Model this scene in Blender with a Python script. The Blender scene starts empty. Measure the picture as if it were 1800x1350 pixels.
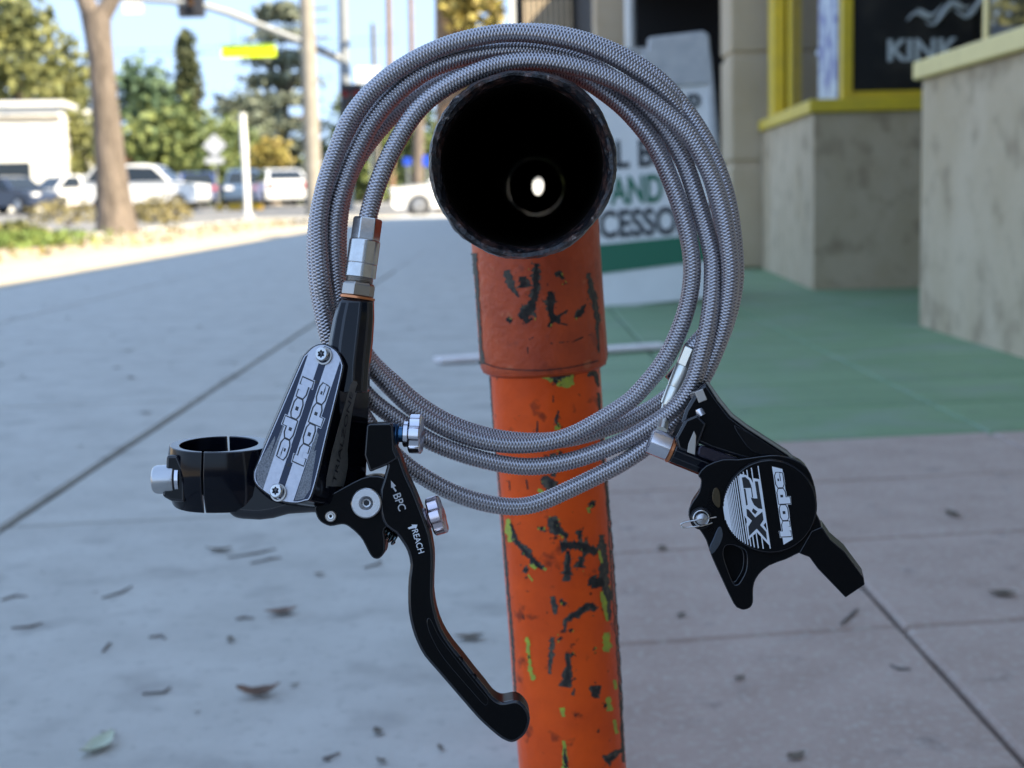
import bpy, bmesh, math, random
import numpy as np
from mathutils import Vector, Matrix
random.seed(7); rng = np.random.default_rng(7)
scene = bpy.context.scene
col = scene.collection
# ------------------------------------------------------------------ camera, light, exposure
CAM_H, PITCH, ROLL, FPX = 0.42, math.radians(7.5), 0.025, 2500.0
FWD = Vector((0, math.cos(PITCH), -math.sin(PITCH)))
R0 = Vector((1, 0, 0)); U0 = Vector((0, math.sin(PITCH), math.cos(PITCH)))
CUP = (U0 * math.cos(ROLL) + R0 * math.sin(ROLL)).normalized()
CRT = (R0 * math.cos(ROLL) - U0 * math.sin(ROLL)).normalized()
CPOS = Vector((0, 0, CAM_H))
ROT = Matrix((CRT, CUP, -FWD)).transposed()
cam_data = bpy.data.cameras.new('camera'); cam = bpy.data.objects.new('camera', cam_data); col.objects.link(cam)
cam.matrix_world = Matrix.Translation(CPOS) @ ROT.to_4x4()
cam_data.sensor_width = 36; cam_data.lens = FPX / 1800 * 36
cam_data.clip_start = 0.02; cam_data.clip_end = 2000
cam_data.dof.use_dof = True; cam_data.dof.focus_distance = 0.381; cam_data.dof.aperture_fstop = 23
scene.camera = cam
SUN_DIR = Vector((0.85, -0.50, 0.90)).normalized()
world = bpy.data.worlds.new('World'); scene.world = world; world.use_nodes = True
wn = world.node_tree; sky = wn.nodes.new('ShaderNodeTexSky'); sky.sky_type = 'NISHITA'; sky.sun_disc = False
sky.sun_elevation = math.asin(SUN_DIR.z); sky.sun_rotation = math.atan2(SUN_DIR.x, SUN_DIR.y)
sky.air_density = 1.0; sky.dust_density = 0.6; sky.ozone_density = 1.0
bgn = wn.nodes['Background']; bgn.inputs['Strength'].default_value = 0.15
gm = wn.nodes.new('ShaderNodeGamma'); gm.inputs['Gamma'].default_value = .2; wn.links.new(sky.outputs[0], gm.inputs[0])   # softer contrast over the whole dome
tn = wn.nodes.new('ShaderNodeMix'); tn.data_type = 'RGBA'; tn.blend_type = 'MULTIPLY'; tn.inputs[0].default_value = 1; tn.inputs[7].default_value = (.565, .755, 1.07, 1)
wn.links.new(gm.outputs[0], tn.inputs[6]); wn.links.new(tn.outputs[2], bgn.inputs[0])
sun_data = bpy.data.lights.new('sun', 'SUN'); sun_data.energy = 2.2; sun_data.angle = math.radians(0.5); sun_data.color = (1, .87, .66)
sun = bpy.data.objects.new('sun', sun_data); col.objects.link(sun); sun.location = (8, -6, 12)
sun.rotation_euler = SUN_DIR.to_track_quat('Z', 'Y').to_euler()
scene.view_settings.view_transform = 'Standard'; scene.view_settings.look = 'None'
scene.view_settings.gamma = 1; scene.view_settings.use_curve_mapping = False
scene.view_settings.exposure = 2.9

# ------------------------------------------------------------------ helpers
def at(px, py, d):
    return CPOS + FWD * d + CRT * ((px - 900) / FPX * d) + CUP * ((675 - py) / FPX * d)
def ground(px, py, z=0.0):
    v = FWD + CRT * ((px - 900) / FPX) + CUP * ((675 - py) / FPX)
    return CPOS + v * ((z - CAM_H) / v.z)
def tag(o, label=None, cat=None, group=None, kind=None):
    for k, v in (('label', label), ('category', cat), ('group', group), ('kind', kind)):
        if v: o[k] = v
    return o
def empty(name, loc, rot=None, label=None, cat=None, group=None):
    o = bpy.data.objects.new(name, None); col.objects.link(o); o.empty_display_size = .05
    o.location = loc
    if rot is not None: o.rotation_euler = rot
    return tag(o, label, cat, group)
def link_mesh(name, me, m, parent=None, loc=None, smooth=False, bevel=0, segs=2, angle=30):
    if m is not None:
        me.materials.clear(); me.materials.append(m)
    if smooth or bevel:
        me.polygons.foreach_set('use_smooth', np.ones(len(me.polygons), dtype=bool))
    if smooth and not bevel and len(me.polygons) < 60000:
        bb = bmesh.new(); bb.from_mesh(me)
        for e in bb.edges:
            if len(e.link_faces) == 2 and e.calc_face_angle(0) > math.radians(32): e.smooth = False
        bb.to_mesh(me); bb.free()
    o = bpy.data.objects.new(name, me); col.objects.link(o)
    if parent: o.parent = parent
    if loc is not None: o.location = loc
    if bevel:
        b = o.modifiers.new('bevel', 'BEVEL'); b.width = bevel; b.segments = segs; b.limit_method = 'ANGLE'
        b.angle_limit = math.radians(angle); b.harden_normals = True; b.use_clamp_overlap = True
        if m in (M.get('black_matt'), M.get('gloss'), M.get('black')): me.materials.append(M['chamfer']); b.material = 1   # machined edges are brighter than the faces
    return o
def recenter(me):
    n = len(me.vertices); a = np.empty(n * 3, np.float32); me.vertices.foreach_get('co', a); a = a.reshape(-1, 3)
    c = (a.min(0) + a.max(0)) / 2; a -= c; me.vertices.foreach_set('co', a.ravel()); me.update()
    return Vector([float(t) for t in c])
def part(name, bm_or_me, m, parent=None, **kw):
    """one mesh object; its origin sits in its own middle"""
    if isinstance(bm_or_me, bmesh.types.BMesh):
        me = bpy.data.meshes.new(name); bmesh.ops.recalc_face_normals(bm_or_me, faces=bm_or_me.faces[:]); bm_or_me.to_mesh(me); bm_or_me.free()
    else: me = bm_or_me
    c = recenter(me)
    if parent is not None and parent.get('_o') is not None: c = c - Vector(parent['_o'])
    o = link_mesh(name, me, m, parent, c, **kw)
    return o
def pydata(name, v, f):
    me = bpy.data.meshes.new(name); me.from_pydata([tuple(p) for p in v], [], [tuple(q) for q in f]); me.update(); return me
def add_box(bm, x0, x1, y0, y1, z0, z1):
    vs = [bm.verts.new(p) for p in ((x0,y0,z0),(x1,y0,z0),(x1,y1,z0),(x0,y1,z0),(x0,y0,z1),(x1,y0,z1),(x1,y1,z1),(x0,y1,z1))]
    for q in ((0,3,2,1),(4,5,6,7),(0,1,5,4),(1,2,6,5),(2,3,7,6),(3,0,4,7)): bm.faces.new([vs[i] for i in q])
def box(x0, x1, y0, y1, z0, z1):
    bm = bmesh.new(); add_box(bm, x0, x1, y0, y1, z0, z1); return bm
def loft(bm, rings, cap0=True, cap1=True, closed=True):
    rr = [[bm.verts.new(p) for p in r] for r in rings]; n = len(rr[0])
    for a, b in zip(rr, rr[1:]):
        for i in range(n if closed else n - 1):
            j = (i + 1) % n; bm.faces.new((a[i], a[j], b[j], b[i]))
    if cap0: bm.faces.new(rr[0][::-1])
    if cap1: bm.faces.new(rr[-1])
    return rr
def frame(ax):
    ax = Vector(ax).normalized(); t = Vector((0, 0, 1)) if abs(ax.z) < .9 else Vector((1, 0, 0))
    u = ax.cross(t).normalized(); return ax, u, ax.cross(u)
def lathe(bm, o, ax, prof, n=40, ngon=None, cap=True, phase=0.0):
    """profile of (distance along the axis, radius[, sides]) turned about an axis"""
    o = Vector(o); ax, u, v = frame(ax); rings = []
    for t, r in prof:
        rings.append([o + ax * t + (u * math.cos(2*math.pi*k/n + phase) + v * math.sin(2*math.pi*k/n + phase)) * r for k in range(n)])
    loft(bm, rings, cap, cap)
def tube_bm(bm, pts, r, n=8, cap=True):
    pts = [Vector(p) for p in pts]; rings = []; u = None
    for i, p in enumerate(pts):
        t = (pts[min(i+1, len(pts)-1)] - pts[max(i-1, 0)]).normalized()
        if u is None: _, u, _ = frame(t)
        u = (u - t * u.dot(t)).normalized(); v = t.cross(u); ri = r[i] if isinstance(r, (list, tuple)) else r
        rings.append([p + (u*math.cos(2*math.pi*k/n) + v*math.sin(2*math.pi*k/n)) * ri for k in range(n)])
    loft(bm, rings, cap, cap)
def smooth_poly(pts, sub=4, closed=True):
    P = np.array(pts, float); n = len(P); out = []
    for i in range(n if closed else n - 1):
        if closed: p0, p1, p2, p3 = P[i-1], P[i], P[(i+1) % n], P[(i+2) % n]
        else: p0, p1, p2, p3 = P[max(i-1,0)], P[i], P[i+1], P[min(i+2,n-1)]
        for k in range(sub):
            t = k / sub
            out.append(.5*((2*p1)+(-p0+p2)*t+(2*p0-5*p1+4*p2-p3)*t*t+(-p0+3*p1-3*p2+p3)*t**3))
    if not closed: out.append(P[-1])
    return [tuple(float(c) for c in q) for q in out]
def T(ox, oy, s, pts): return [(ox + x / s, oy + y / s) for x, y in pts]
def fill(polys, offset=0.0):
    """flat filled mesh from 2D outlines (holes by even-odd)"""
    cu = bpy.data.curves.new('tmp', 'CURVE'); cu.dimensions = '2D'; cu.fill_mode = 'FRONT'; cu.offset = offset
    for pl in polys:
        sp = cu.splines.new('POLY'); sp.points.add(len(pl) - 1); sp.use_cyclic_u = True
        for i, (x, y) in enumerate(pl): sp.points[i].co = (x, y, 0, 1)
    ob = bpy.data.objects.new('tmp', cu); me0 = ob.to_mesh()
    v = [tuple(q.co) for q in me0.vertices]; f = [tuple(p.vertices) for p in me0.polygons]
    ob.to_mesh_clear(); bpy.data.objects.remove(ob); bpy.data.curves.remove(cu)
    return v, f
def text_mesh(body, bold=0.0, shear=0.0):
    cu = bpy.data.curves.new('tmp', 'FONT'); cu.body = body; cu.size = 1; cu.align_x = 'CENTER'; cu.align_y = 'CENTER'; cu.offset = bold; cu.shear = shear; cu.fill_mode = 'FRONT'
    ob = bpy.data.objects.new('tmp', cu); me0 = ob.to_mesh()
    v = np.array([tuple(q.co) for q in me0.vertices]); f = [tuple(p.vertices) for p in me0.polygons]
    ob.to_mesh_clear(); bpy.data.objects.remove(ob); bpy.data.curves.remove(cu)
    return v, f
def text_on(name, body, o, xd, yd, width, height, m, parent, bold=0.0, shear=0.0, lift=0.0):
    v, f = text_mesh(body, bold, shear); mn, mx = v.min(0), v.max(0)
    o, xd, yd = Vector(o), Vector(xd).normalized(), Vector(yd).normalized(); nn = xd.cross(yd)
    q = [o + xd*((p[0]-(mn[0]+mx[0])/2)/(mx[0]-mn[0])*width) + yd*((p[1]-(mn[1]+mx[1])/2)/(mx[1]-mn[1])*height) + nn*lift for p in v]
    return part(name, pydata(name, q, f), m, parent)

# ------------------------------------------------------------------ materials
def mat(name, c, rough=.6, metal=0.0, c2=None, scale=20, detail=6, lo=.35, hi=.65, bump=0.0, bscale=None, coat=0.0, ior=1.5, trans=0.0, emit=None, es=0.0, island=None, stretch=None, space='pos', aniso=None):
    m = bpy.data.materials.new(name); m.use_nodes = True; nt = m.node_tree; b = nt.nodes['Principled BSDF']
    b.inputs['Base Color'].default_value = (*c, 1); b.inputs['Roughness'].default_value = rough; b.inputs['Metallic'].default_value = metal
    b.inputs['IOR'].default_value = ior; b.inputs['Coat Weight'].default_value = coat; b.inputs['Transmission Weight'].default_value = trans
    b.inputs['Coat Roughness'].default_value = .08
    if emit: b.inputs['Emission Color'].default_value = (*emit, 1); b.inputs['Emission Strength'].default_value = es
    N = nt.nodes; L = nt.links
    if c2 or bump:
        if space == 'pos': src = N.new('ShaderNodeNewGeometry').outputs['Position']
        else: src = N.new('ShaderNodeTexCoord').outputs['Object']
        if stretch:
            mp = N.new('ShaderNodeMapping'); mp.inputs['Scale'].default_value = stretch; L.new(src, mp.inputs[0]); src = mp.outputs[0]
    if c2:
        no = N.new('ShaderNodeTexNoise'); no.inputs['Scale'].default_value = scale; no.inputs['Detail'].default_value = detail; no.inputs['Roughness'].default_value = .62; L.new(src, no.inputs['Vector'])
        rp = N.new('ShaderNodeValToRGB'); rp.color_ramp.elements[0].position = lo; rp.color_ramp.elements[1].position = hi
        rp.color_ramp.elements[0].color = (*c, 1); rp.color_ramp.elements[1].color = (*c2, 1)
        L.new(no.outputs[0], rp.inputs[0]); L.new(rp.outputs[0], b.inputs['Base Color'])
    if island:
        ge = N.new('ShaderNodeNewGeometry'); rp2 = N.new('ShaderNodeValToRGB')
        rp2.color_ramp.elements[0].color = (*island[0], 1); rp2.color_ramp.elements[1].color = (*island[1], 1)
        L.new(ge.outputs['Random Per Island'], rp2.inputs[0]); L.new(rp2.outputs[0], b.inputs['Base Color'])
    if bump:
        n2 = N.new('ShaderNodeTexNoise'); n2.inputs['Scale'].default_value = bscale or scale; n2.inputs['Detail'].default_value = 8; L.new(src, n2.inputs['Vector'])
        bp = N.new('ShaderNodeBump'); bp.inputs['Strength'].default_value = 1; bp.inputs['Distance'].default_value = bump; L.new(n2.outputs[0], bp.inputs['Height']); L.new(bp.outputs[0], b.inputs['Normal'])
    return m
def add_stains(m, color, scale, lo, hi, amount=1.0, detail=4):
    """irregular stains of another colour over a material's base colour"""
    nt = m.node_tree; N, L = nt.nodes, nt.links; b = N['Principled BSDF']
    prev = b.inputs['Base Color'].links[0].from_socket if b.inputs['Base Color'].links else None
    ge = N.new('ShaderNodeNewGeometry'); no = N.new('ShaderNodeTexNoise'); no.inputs['Scale'].default_value = scale; no.inputs['Detail'].default_value = detail
    L.new(ge.outputs['Position'], no.inputs['Vector'])
    mr = N.new('ShaderNodeMapRange'); mr.inputs[1].default_value = lo; mr.inputs[2].default_value = hi; mr.inputs[4].default_value = amount; L.new(no.outputs[0], mr.inputs[0])
    mx = N.new('ShaderNodeMix'); mx.data_type = 'RGBA'
    L.new(mr.outputs[0], mx.inputs[0])
    if prev: L.new(prev, mx.inputs[6])
    else: mx.inputs[6].default_value = b.inputs['Base Color'].default_value
    mx.inputs[7].default_value = (*color, 1); L.new(mx.outputs[2], b.inputs['Base Color'])
    return m
M = {}
M['concrete'] = add_stains(add_stains(mat('grey_concrete', (.415,.40,.36), .85, c2=(.49,.475,.43), scale=9, bump=.0006, bscale=160), (.25,.235,.215), 11, .56, .74, .6), (.33,.315,.285), 70, .56, .70, .6)
M['brown'] = add_stains(add_stains(mat('brown_concrete', (.36,.265,.215), .85, c2=(.43,.33,.275), scale=11, bump=.0012, bscale=220), (.10,.09,.085), 18, .62, .74, .45), (.46,.40,.34), 120, .52, .66, .7)
M['green'] = add_stains(add_stains(mat('green_painted_concrete', (.145,.245,.125), .6, c2=(.185,.295,.155), scale=2.2, bump=.0008, bscale=90, stretch=(1, 4, 1)), (.22,.28,.21), 5, .5, .72, .7), (.09,.12,.09), 26, .62, .75, .6)
M['joint'] = mat('joint_dirt', (.10,.09,.075), .95, c2=(.18,.16,.135), scale=40)
M['sunlit_tan'] = add_stains(mat('sunlit_tan_concrete', (.36,.31,.225), .9, c2=(.43,.375,.28), scale=5, bump=.002, bscale=60), (.26,.21,.14), 3, .55, .72, .6)  # tan tint carries the cream tone of sunlit concrete
M['asphalt'] = mat('asphalt', (.14,.137,.13), .9, c2=(.19,.185,.175), scale=4, bump=.003, bscale=60)
M['dirt'] = mat('dry_dirt', (.30,.235,.16), .95, c2=(.42,.35,.25), scale=6, bump=.01, bscale=30)
M['stucco'] = add_stains(mat('stucco', (.48,.37,.235), .9, c2=(.56,.445,.305), scale=4, bump=.004, bscale=70, stretch=(1, 1, .6)), (.29,.215,.135), 9, .52, .70, .75)
M['stucco_plain'] = mat('beige_plaster', (.46,.36,.235), .9, c2=(.52,.42,.29), scale=3, bump=.003, bscale=60)
M['yellow_paint'] = mat('yellow_paint', (.74,.53,.03), .45, c2=(.64,.46,.04), scale=12, bump=.0005, bscale=40)
M['cream_paint'] = mat('cream_paint', (.80,.64,.26), .5, c2=(.72,.57,.23), scale=14)
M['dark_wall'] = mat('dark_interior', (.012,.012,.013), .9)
M['white_paint'] = mat('white_paint', (.75,.74,.70), .5, c2=(.66,.66,.62), scale=6)
M['sign_white'] = mat('sign_white_plastic', (.78,.77,.75), .45, c2=(.72,.71,.69), scale=6)
M['sign_grey'] = mat('weathered_grey_plastic', (.40,.40,.40), .7, c2=(.52,.51,.49), scale=16)
M['sign_green'] = mat('sign_green_print', (.005,.13,.065), .45)
M['sign_black'] = mat('sign_black_print', (.02,.024,.028), .5)
M['glass'] = mat('window_glass', (.02,.022,.024), .02, ior=1.9)
M['poster'] = mat('dark_poster', (.014,.014,.014), .4, c2=(.05,.043,.035), scale=5, lo=.45, hi=.7)
M['poster_print'] = mat('grey_print', (.56,.60,.59), .5)
M['orange'] = add_stains(add_stains(mat('orange_paint', (.86,.10,.010), .30, c2=(.74,.082,.010), ior=1.33, scale=45, lo=.4, hi=.62, bump=.00035, bscale=240), (.20,.028,.010), 110, .63, .72, .8), (.028,.020,.017), 240, .68, .72, .85)
M['orange_old'] = add_stains(add_stains(mat('aged_orange_paint', (.54,.072,.012), .45, c2=(.43,.055,.010), scale=60, lo=.4, hi=.6, bump=.0006, bscale=300), (.24,.035,.012), 100, .62, .72, .7), (.55,.16,.06), 150, .64, .72, .6)
M['bare_steel'] = mat('bare_dark_steel', (.012,.011,.010), .85, c2=(.04,.036,.03), scale=400, bump=.0003, bscale=900)
M['rim'] = add_stains(mat('chipped_rim', (.012,.011,.013), .28, c2=(.07,.035,.028), scale=260, lo=.5, hi=.62, bump=.0012, bscale=420), (.32,.28,.26), 520, .67, .72, .8)
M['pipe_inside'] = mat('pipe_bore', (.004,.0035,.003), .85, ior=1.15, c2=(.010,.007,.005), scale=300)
M['lime'] = mat('lime_underpaint', (.42,.50,.035), .5, c2=(.30,.33,.05), scale=300)
M['grey_wear'] = mat('worn_primer', (.040,.038,.032), .7, c2=(.11,.095,.065), scale=420, lo=.45, hi=.62, bump=.0003, bscale=700)
M['black'] = mat('black_anodised', (.003,.0035,.0055), .12, ior=1.26)
M['gloss'] = mat('glossy_black_anodised', (.003,.004,.008), .09, ior=1.33)
M['chamfer'] = mat('polished_black_edge', (.012,.013,.018), .2, ior=1.52, metal=.0, coat=.15)
M['black_matt'] = mat('black_anodised_satin', (.0045,.0045,.005), .34, ior=1.13, c2=(.0055,.0055,.006), scale=900)
M['navy'] = mat('navy_black_cover', (.012,.018,.04), .22, metal=.35)
M['etched'] = mat('etched_grey', (.10,.105,.115), .45, metal=.5, c2=(.19,.195,.21), scale=2500, lo=.42, hi=.58)
M['silver'] = mat('satin_silver', (.44,.45,.50), .42, metal=.7, c2=(.50,.51,.56), scale=900)
M['steel'] = mat('stainless_steel', (.60,.60,.60), .20, metal=1, c2=(.52,.51,.50), scale=700)
M['bolt'] = mat('bolt_steel', (.50,.50,.51), .30, metal=1, bump=.00004, bscale=3000)
M['alloy'] = mat('silver_anodised_knob', (.66,.65,.70), .22, metal=1)
M['pink_alloy'] = mat('warm_silver_knob', (.68,.60,.64), .24, metal=1)
M['bronze'] = mat('dull_titanium', (.42,.39,.36), .32, metal=1)
M['copper'] = mat('copper_washer', (.62,.24,.11), .30, metal=1)
M['line'] = mat('dark_line', (.006,.007,.012), .4)
M['white_print'] = mat('white_print', (.70,.72,.76), .5)
M['grey_print'] = mat('laser_grey_print', (.45,.45,.46), .5)
M['side_plate'] = mat('dark_grey_anodised', (.15,.148,.14), .4, metal=.3, c2=(.12,.12,.115), scale=900)
M['ferrule'] = mat('polished_ferrule', (.78,.76,.68), .28, metal=.9)
M['spring'] = mat('dark_spring_steel', (.10,.13,.14), .25, metal=1)
M['bark'] = mat('tree_bark', (.085,.068,.053), .95, c2=(.18,.145,.115), scale=7, bump=.05, bscale=16, stretch=(1, 1, .25))
M['palm_bark'] = mat('palm_trunk', (.17,.10,.055), .95, c2=(.25,.165,.10), scale=4, bump=.03, bscale=10)
M['pole_grey'] = mat('weathered_pole', (.21,.19,.155), .85, c2=(.27,.245,.20), scale=3, bump=.004, bscale=20)
M['galv'] = mat('galvanised_steel', (.22,.235,.24), .5, metal=.3)
M['signal_black'] = mat('signal_housing', (.025,.025,.028), .5)
M['lens_red'] = mat('red_lens', (.20,.012,.012), .25); M['lens_amber'] = mat('amber_lens', (.25,.10,.012), .25)
M['lime_sign'] = mat('fluorescent_yellow_sign', (.72,.90,.0), .5); M['sign_text'] = mat('sign_dark_letters', (.10,.15,.0), .5)
M['sign_back'] = mat('aluminium_sign_back', (.40,.42,.45), .5)
M['blue_sign'] = mat('blue_sign', (.02,.08,.6), .4)
M['roof_red'] = mat('terracotta_roof', (.42,.20,.13), .8, c2=(.34,.15,.10), scale=4)
M['wall_white'] = mat('white_rendered_wall', (.78,.76,.68), .8, c2=(.72,.70,.62), scale=1)
M['kerb_yellow'] = mat('yellow_marking', (.62,.36,.02), .7)
M['tyre'] = mat('tyre_rubber', (.018,.018,.018), .8); M['rimmetal'] = mat('wheel_alloy', (.45,.45,.45), .35, metal=.8)
M['car_glass'] = mat('car_glass', (.015,.02,.025), .06)
M['lamp_clear'] = mat('headlamp_lens', (.8,.8,.8), .1); M['lamp_red'] = mat('tail_lamp_lens', (.5,.01,.015), .2)
M['plate'] = mat('number_plate', (.6,.6,.6), .5)
def paint(name, c): return mat(name, c, .28, coat=.8)
M['car_white'] = paint('white_car_paint', (.78,.78,.76)); M['car_navy'] = paint('dark_navy_car_paint', (.02,.03,.06)); M['car_blue'] = paint('blue_car_paint', (.03,.06,.20)); M['car_grey'] = paint('blue_grey_car_paint', (.05,.08,.13)); M['car_red'] = paint('red_car_paint', (.4,.02,.02))
def leafmat(n, a, b): return mat(n, a, .7, island=(a, b))
M['leaf_olive'] = leafmat('olive_foliage', (.06,.075,.022), (.20,.20,.055)); M['leaf_green'] = leafmat('green_foliage', (.05,.085,.025), (.16,.19,.05))
M['leaf_grey'] = leafmat('grey_green_foliage', (.09,.11,.075), (.21,.23,.16)); M['leaf_dark'] = leafmat('dark_cypress_foliage', (.03,.045,.015), (.09,.10,.035))
M['leaf_gold'] = leafmat('golden_foliage', (.18,.13,.03), (.36,.30,.07)); M['leaf_blue'] = leafmat('blue_green_fronds', (.04,.085,.05), (.12,.18,.08))
M['leaf_dry'] = leafmat('dry_shrub_leaves', (.13,.11,.04), (.26,.22,.08)); M['grass'] = leafmat('grass_blades', (.06,.11,.02), (.19,.25,.05))
M['dead_leaf'] = mat('dead_leaf', (.09,.075,.055), .85, c2=(.17,.13,.09), scale=90); M['brown_leaf'] = mat('brown_leaf', (.13,.085,.06), .8, c2=(.32,.22,.17), scale=60)
M['pale_leaf'] = mat('pale_green_leaf', (.42,.46,.33), .7, c2=(.52,.55,.42), scale=60); M['twig'] = mat('dry_twig', (.15,.13,.115), .9)
M['bar'] = mat('pale_painted_bar', (.80,.75,.73), .5, c2=(.70,.62,.61), scale=20)
M['litter'] = mat('pink_litter', (.75,.48,.45), .7)

# ------------------------------------------------------------------ setting: ground
def struct(name, bm, m, **kw):
    o = part(name, bm, m, **kw); o['kind'] = 'structure'; return o
def road_z(y): return -.10 + .38 * max(0, min(1, (y - 38) / 20)) ** 1.2
bm = bmesh.new()
ys = [-40, -10, 10, 20, 30, 38, 40, 42, 45, 48, 51, 54, 58, 70, 100, 200, 900]; xs = [-600, -60, -7.0, 60, 600]
grid = [[bm.verts.new((x, y, road_z(y))) for x in xs] for y in ys]
for a, b in zip(grid, grid[1:]):
    for i in range(len(xs) - 1): bm.faces.new((a[i], a[i+1], b[i+1], b[i]))
struct('road', bm, M['asphalt'])
SH = .12
X_L = [-2.74, -1.90, -.683, .035]; X_R = [.035, .37, .816, 1.262]
struct('pavement_bed', box(-3.9, 6.0, -12, 37.5, -.14, -.012), M['joint'])
def slab_mesh(name, x0, x1, y0, y1, zt, gap, rough):
    g = gap / 2; bm = bmesh.new(); n = 6
    c = [(x0+g, y0+SH*x0+g), (x1-g, y0+SH*x1+g), (x1-g, y1+SH*x1-g), (x0+g, y1+SH*x0-g)]; out = []
    for i in range(4):
        a, b = c[i], c[(i+1) % 4]
        for k in range(n):
            t = k / n; e = random.uniform(-1, 1) * rough if k else 0
            out.append((a[0]+(b[0]-a[0])*t+e, a[1]+(b[1]-a[1])*t+e))
    top = [(x, y, zt) for x, y in out]
    cx = sum(p[0] for p in out)/len(out); cy = sum(p[1] for p in out)/len(out)
    ins = [(x + (cx-x)*.0 + math.copysign(.004, cx-x)*(abs(cx-x) > .01), y + math.copysign(.004, cy-y)*(abs(cy-y) > .01), zt) for x, y in out]
    edge = [(x, y, zt - .004) for x, y in out]; low = [(x, y, -.0119) for x, y in out]
    loft(bm, [low, edge, ins], False, True)
    return bm
pave = empty('pavement', (0, 0, 0)); pave['kind'] = 'structure'
for i in range(3):                                                    # grey concrete slabs on the left
    y = .74
    for y0 in [.74 - 1.2*3 + 1.2*k for k in range(16)]:
        part('concrete_slab', slab_mesh('concrete_slab', X_L[i], X_L[i+1], y0, y0 + 1.2, random.uniform(-.0004, .0004), .011, .0012), M['concrete'], pave)
for i in range(3):                                                    # brown paving flags, painted green before the shop
    for k in range(-2, 24):
        y0 = .257 + .342 * k
        part('paving_flag' if k < 6 else 'green_flag', slab_mesh('paving_flag', X_R[i], X_R[i+1], y0, y0 + .342, random.uniform(-.0005, .0005), .006 if i else .006, .0008), M['brown'] if k < 6 else M['green'], pave)
o = part('far_concrete', box(-2.74, 6.0, 8.6, 37.4, -.0115, -.002), M['concrete'], pave)
o = part('green_floor', box(1.268, 3.4, 2.4, 8.9, -.0115, -.003), M['green'], pave)
o = part('lit_concrete', box(-3.9, -2.746, -4, 37.4, -.0115, -.001), M['sunlit_tan'], pave)  # sunlit tone put into the colour; edge follows the building's shadow line
struct('planting_strip', box(-6.6, -3.906, -8, 36, -.13, -.02), M['dirt'])
struct('kerb', box(-6.8, -6.6, -10, 37.5, -.13, .01), M['concrete'], bevel=.02)
struct('cross_kerb', box(-6.6, 6.0, 37.5, 37.75, -.13, .0), M['concrete'], bevel=.02)

# ------------------------------------------------------------------ setting: shop building on the right
shop = empty('shop_building', (1.25, 0, 0), label='stucco shop front with yellow window frames along the right side of the pavement', cat='building')
shop['_o'] = (1.25, 0, 0)
XF = 1.245
def sp(name, bm, m, **kw): return part(name, bm, m, shop, **kw)
near = sp('low_wall', box(XF, XF + .32, -7, 4.32, -.012, .735), M['stucco'], bevel=.006)
near['label'] = 'near stucco wall below the reflecting window'
sp('sill', box(XF - .022, XF + .34, -7, 4.345, .736, .79), M['cream_paint'], bevel=.006)
def splay(z0, z1, e=0.0, y0=6.02, y1=7.78):
    bm = bmesh.new(); pl = [(1.285-e, y0-e), (3.4, y0-e), (3.4, y1), (1.384-e, y1)]
    loft(bm, [[(x, y, z0) for x, y in pl], [(x, y, z1) for x, y in pl]]); return bm
far = sp('low_wall', splay(-.012, .735), M['stucco'], bevel=.006)
far['label'] = 'far stucco wall across the entrance recess'
sp('sill', splay(.736, .79, .022, y1=7.776), M['yellow_paint'], bevel=.006)
sp('wall', box(3.4, 3.6, -7, 16, -.012, 2.7), M['stucco_plain'])
sp('upper_wall', box(XF + .02, 7.5, -14, 15.19, 2.55, 4.35), M['stucco_plain'])
sp('upper_wall', box(XF + .04, 7.5, 15.195, 30, 2.55, 4.35), M['dark_wall'])
sp('corner_wall', box(XF, 7.5, -14, -7, -.012, 2.55), M['stucco_plain'])
sp('corner_post', box(XF + .06, XF + .085, 3.93, 3.96, .79, 2.55), M['cream_paint'])
pane = sp('window_pane', box(XF + .066, XF + .078, -6.9, 3.93, .79, 2.55), M['glass'])
# far display window, its yellow bars and what shows in it
def vbar(x0, x1, y0, y1): return sp('window_bar', box(x0, x1, y0, y1, .79, 2.55), M['yellow_paint'], bevel=.005)
vbar(1.42, 1.468, 6.10, 6.15)
vbar(1.385, 1.445, 7.46, 7.60); vbar(1.452, 1.495, 7.36, 7.44)
sp('bottom_rail', box(1.468, 3.4, 6.11, 6.15, .79, .825), M['yellow_paint'], bevel=.004)
sp('window_pane', box(1.468, 3.4, 6.128, 6.136, .825, 2.55), M['glass'])
sp('window_pane', box(1.458, 1.466, 6.15, 7.40, .79, 2.55), M['glass'])
poster = part('poster', box(1.482, 1.98, 6.118, 6.122, .83, 1.75), M['poster']); tag(poster, 'dark poster with grey lettering behind the shop window', 'poster')
pc = poster.location
def world_text(name, body, c, xd, yd, w, h, m, parent, **kw):
    return text_on(name, body, Vector(c) - parent.location, xd, yd, w, h, m, parent, **kw)
c = at(1606, 93, 6.13); world_text('lettering', 'KINK', (c.x, 6.114, c.z), (1,0,0), (0,0,1), .30, .092, M['poster_print'], poster, bold=.03)
c = at(1645, 22, 6.13)
bm = bmesh.new()
for k in range(9):                                                    # the scribbled mark above the name
    x0 = c.x - .17 + .04*k; z0 = c.z - .05 + .007*k + .02*math.sin(k*2.1)
    pts = [(x0 + .11*t, 6.1135 - .0004*k, z0 + .03*t + .022*math.sin(5*t + k*1.7)) for t in np.linspace(0, 1, 9)]
    tube_bm(bm, [Vector(p) - pc for p in pts], [.002 + .006*math.sin(math.pi*t) for t in np.linspace(0, 1, 9)], 6)
part('scribble', bm, M['poster_print'], poster)
st = part('sticker_strip', box(1.452, 1.455, 6.32, 6.70, .80, 1.8), M['poster_print']); tag(st, 'narrow blue and white poster strip beside the yellow corner bar', 'poster')
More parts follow.
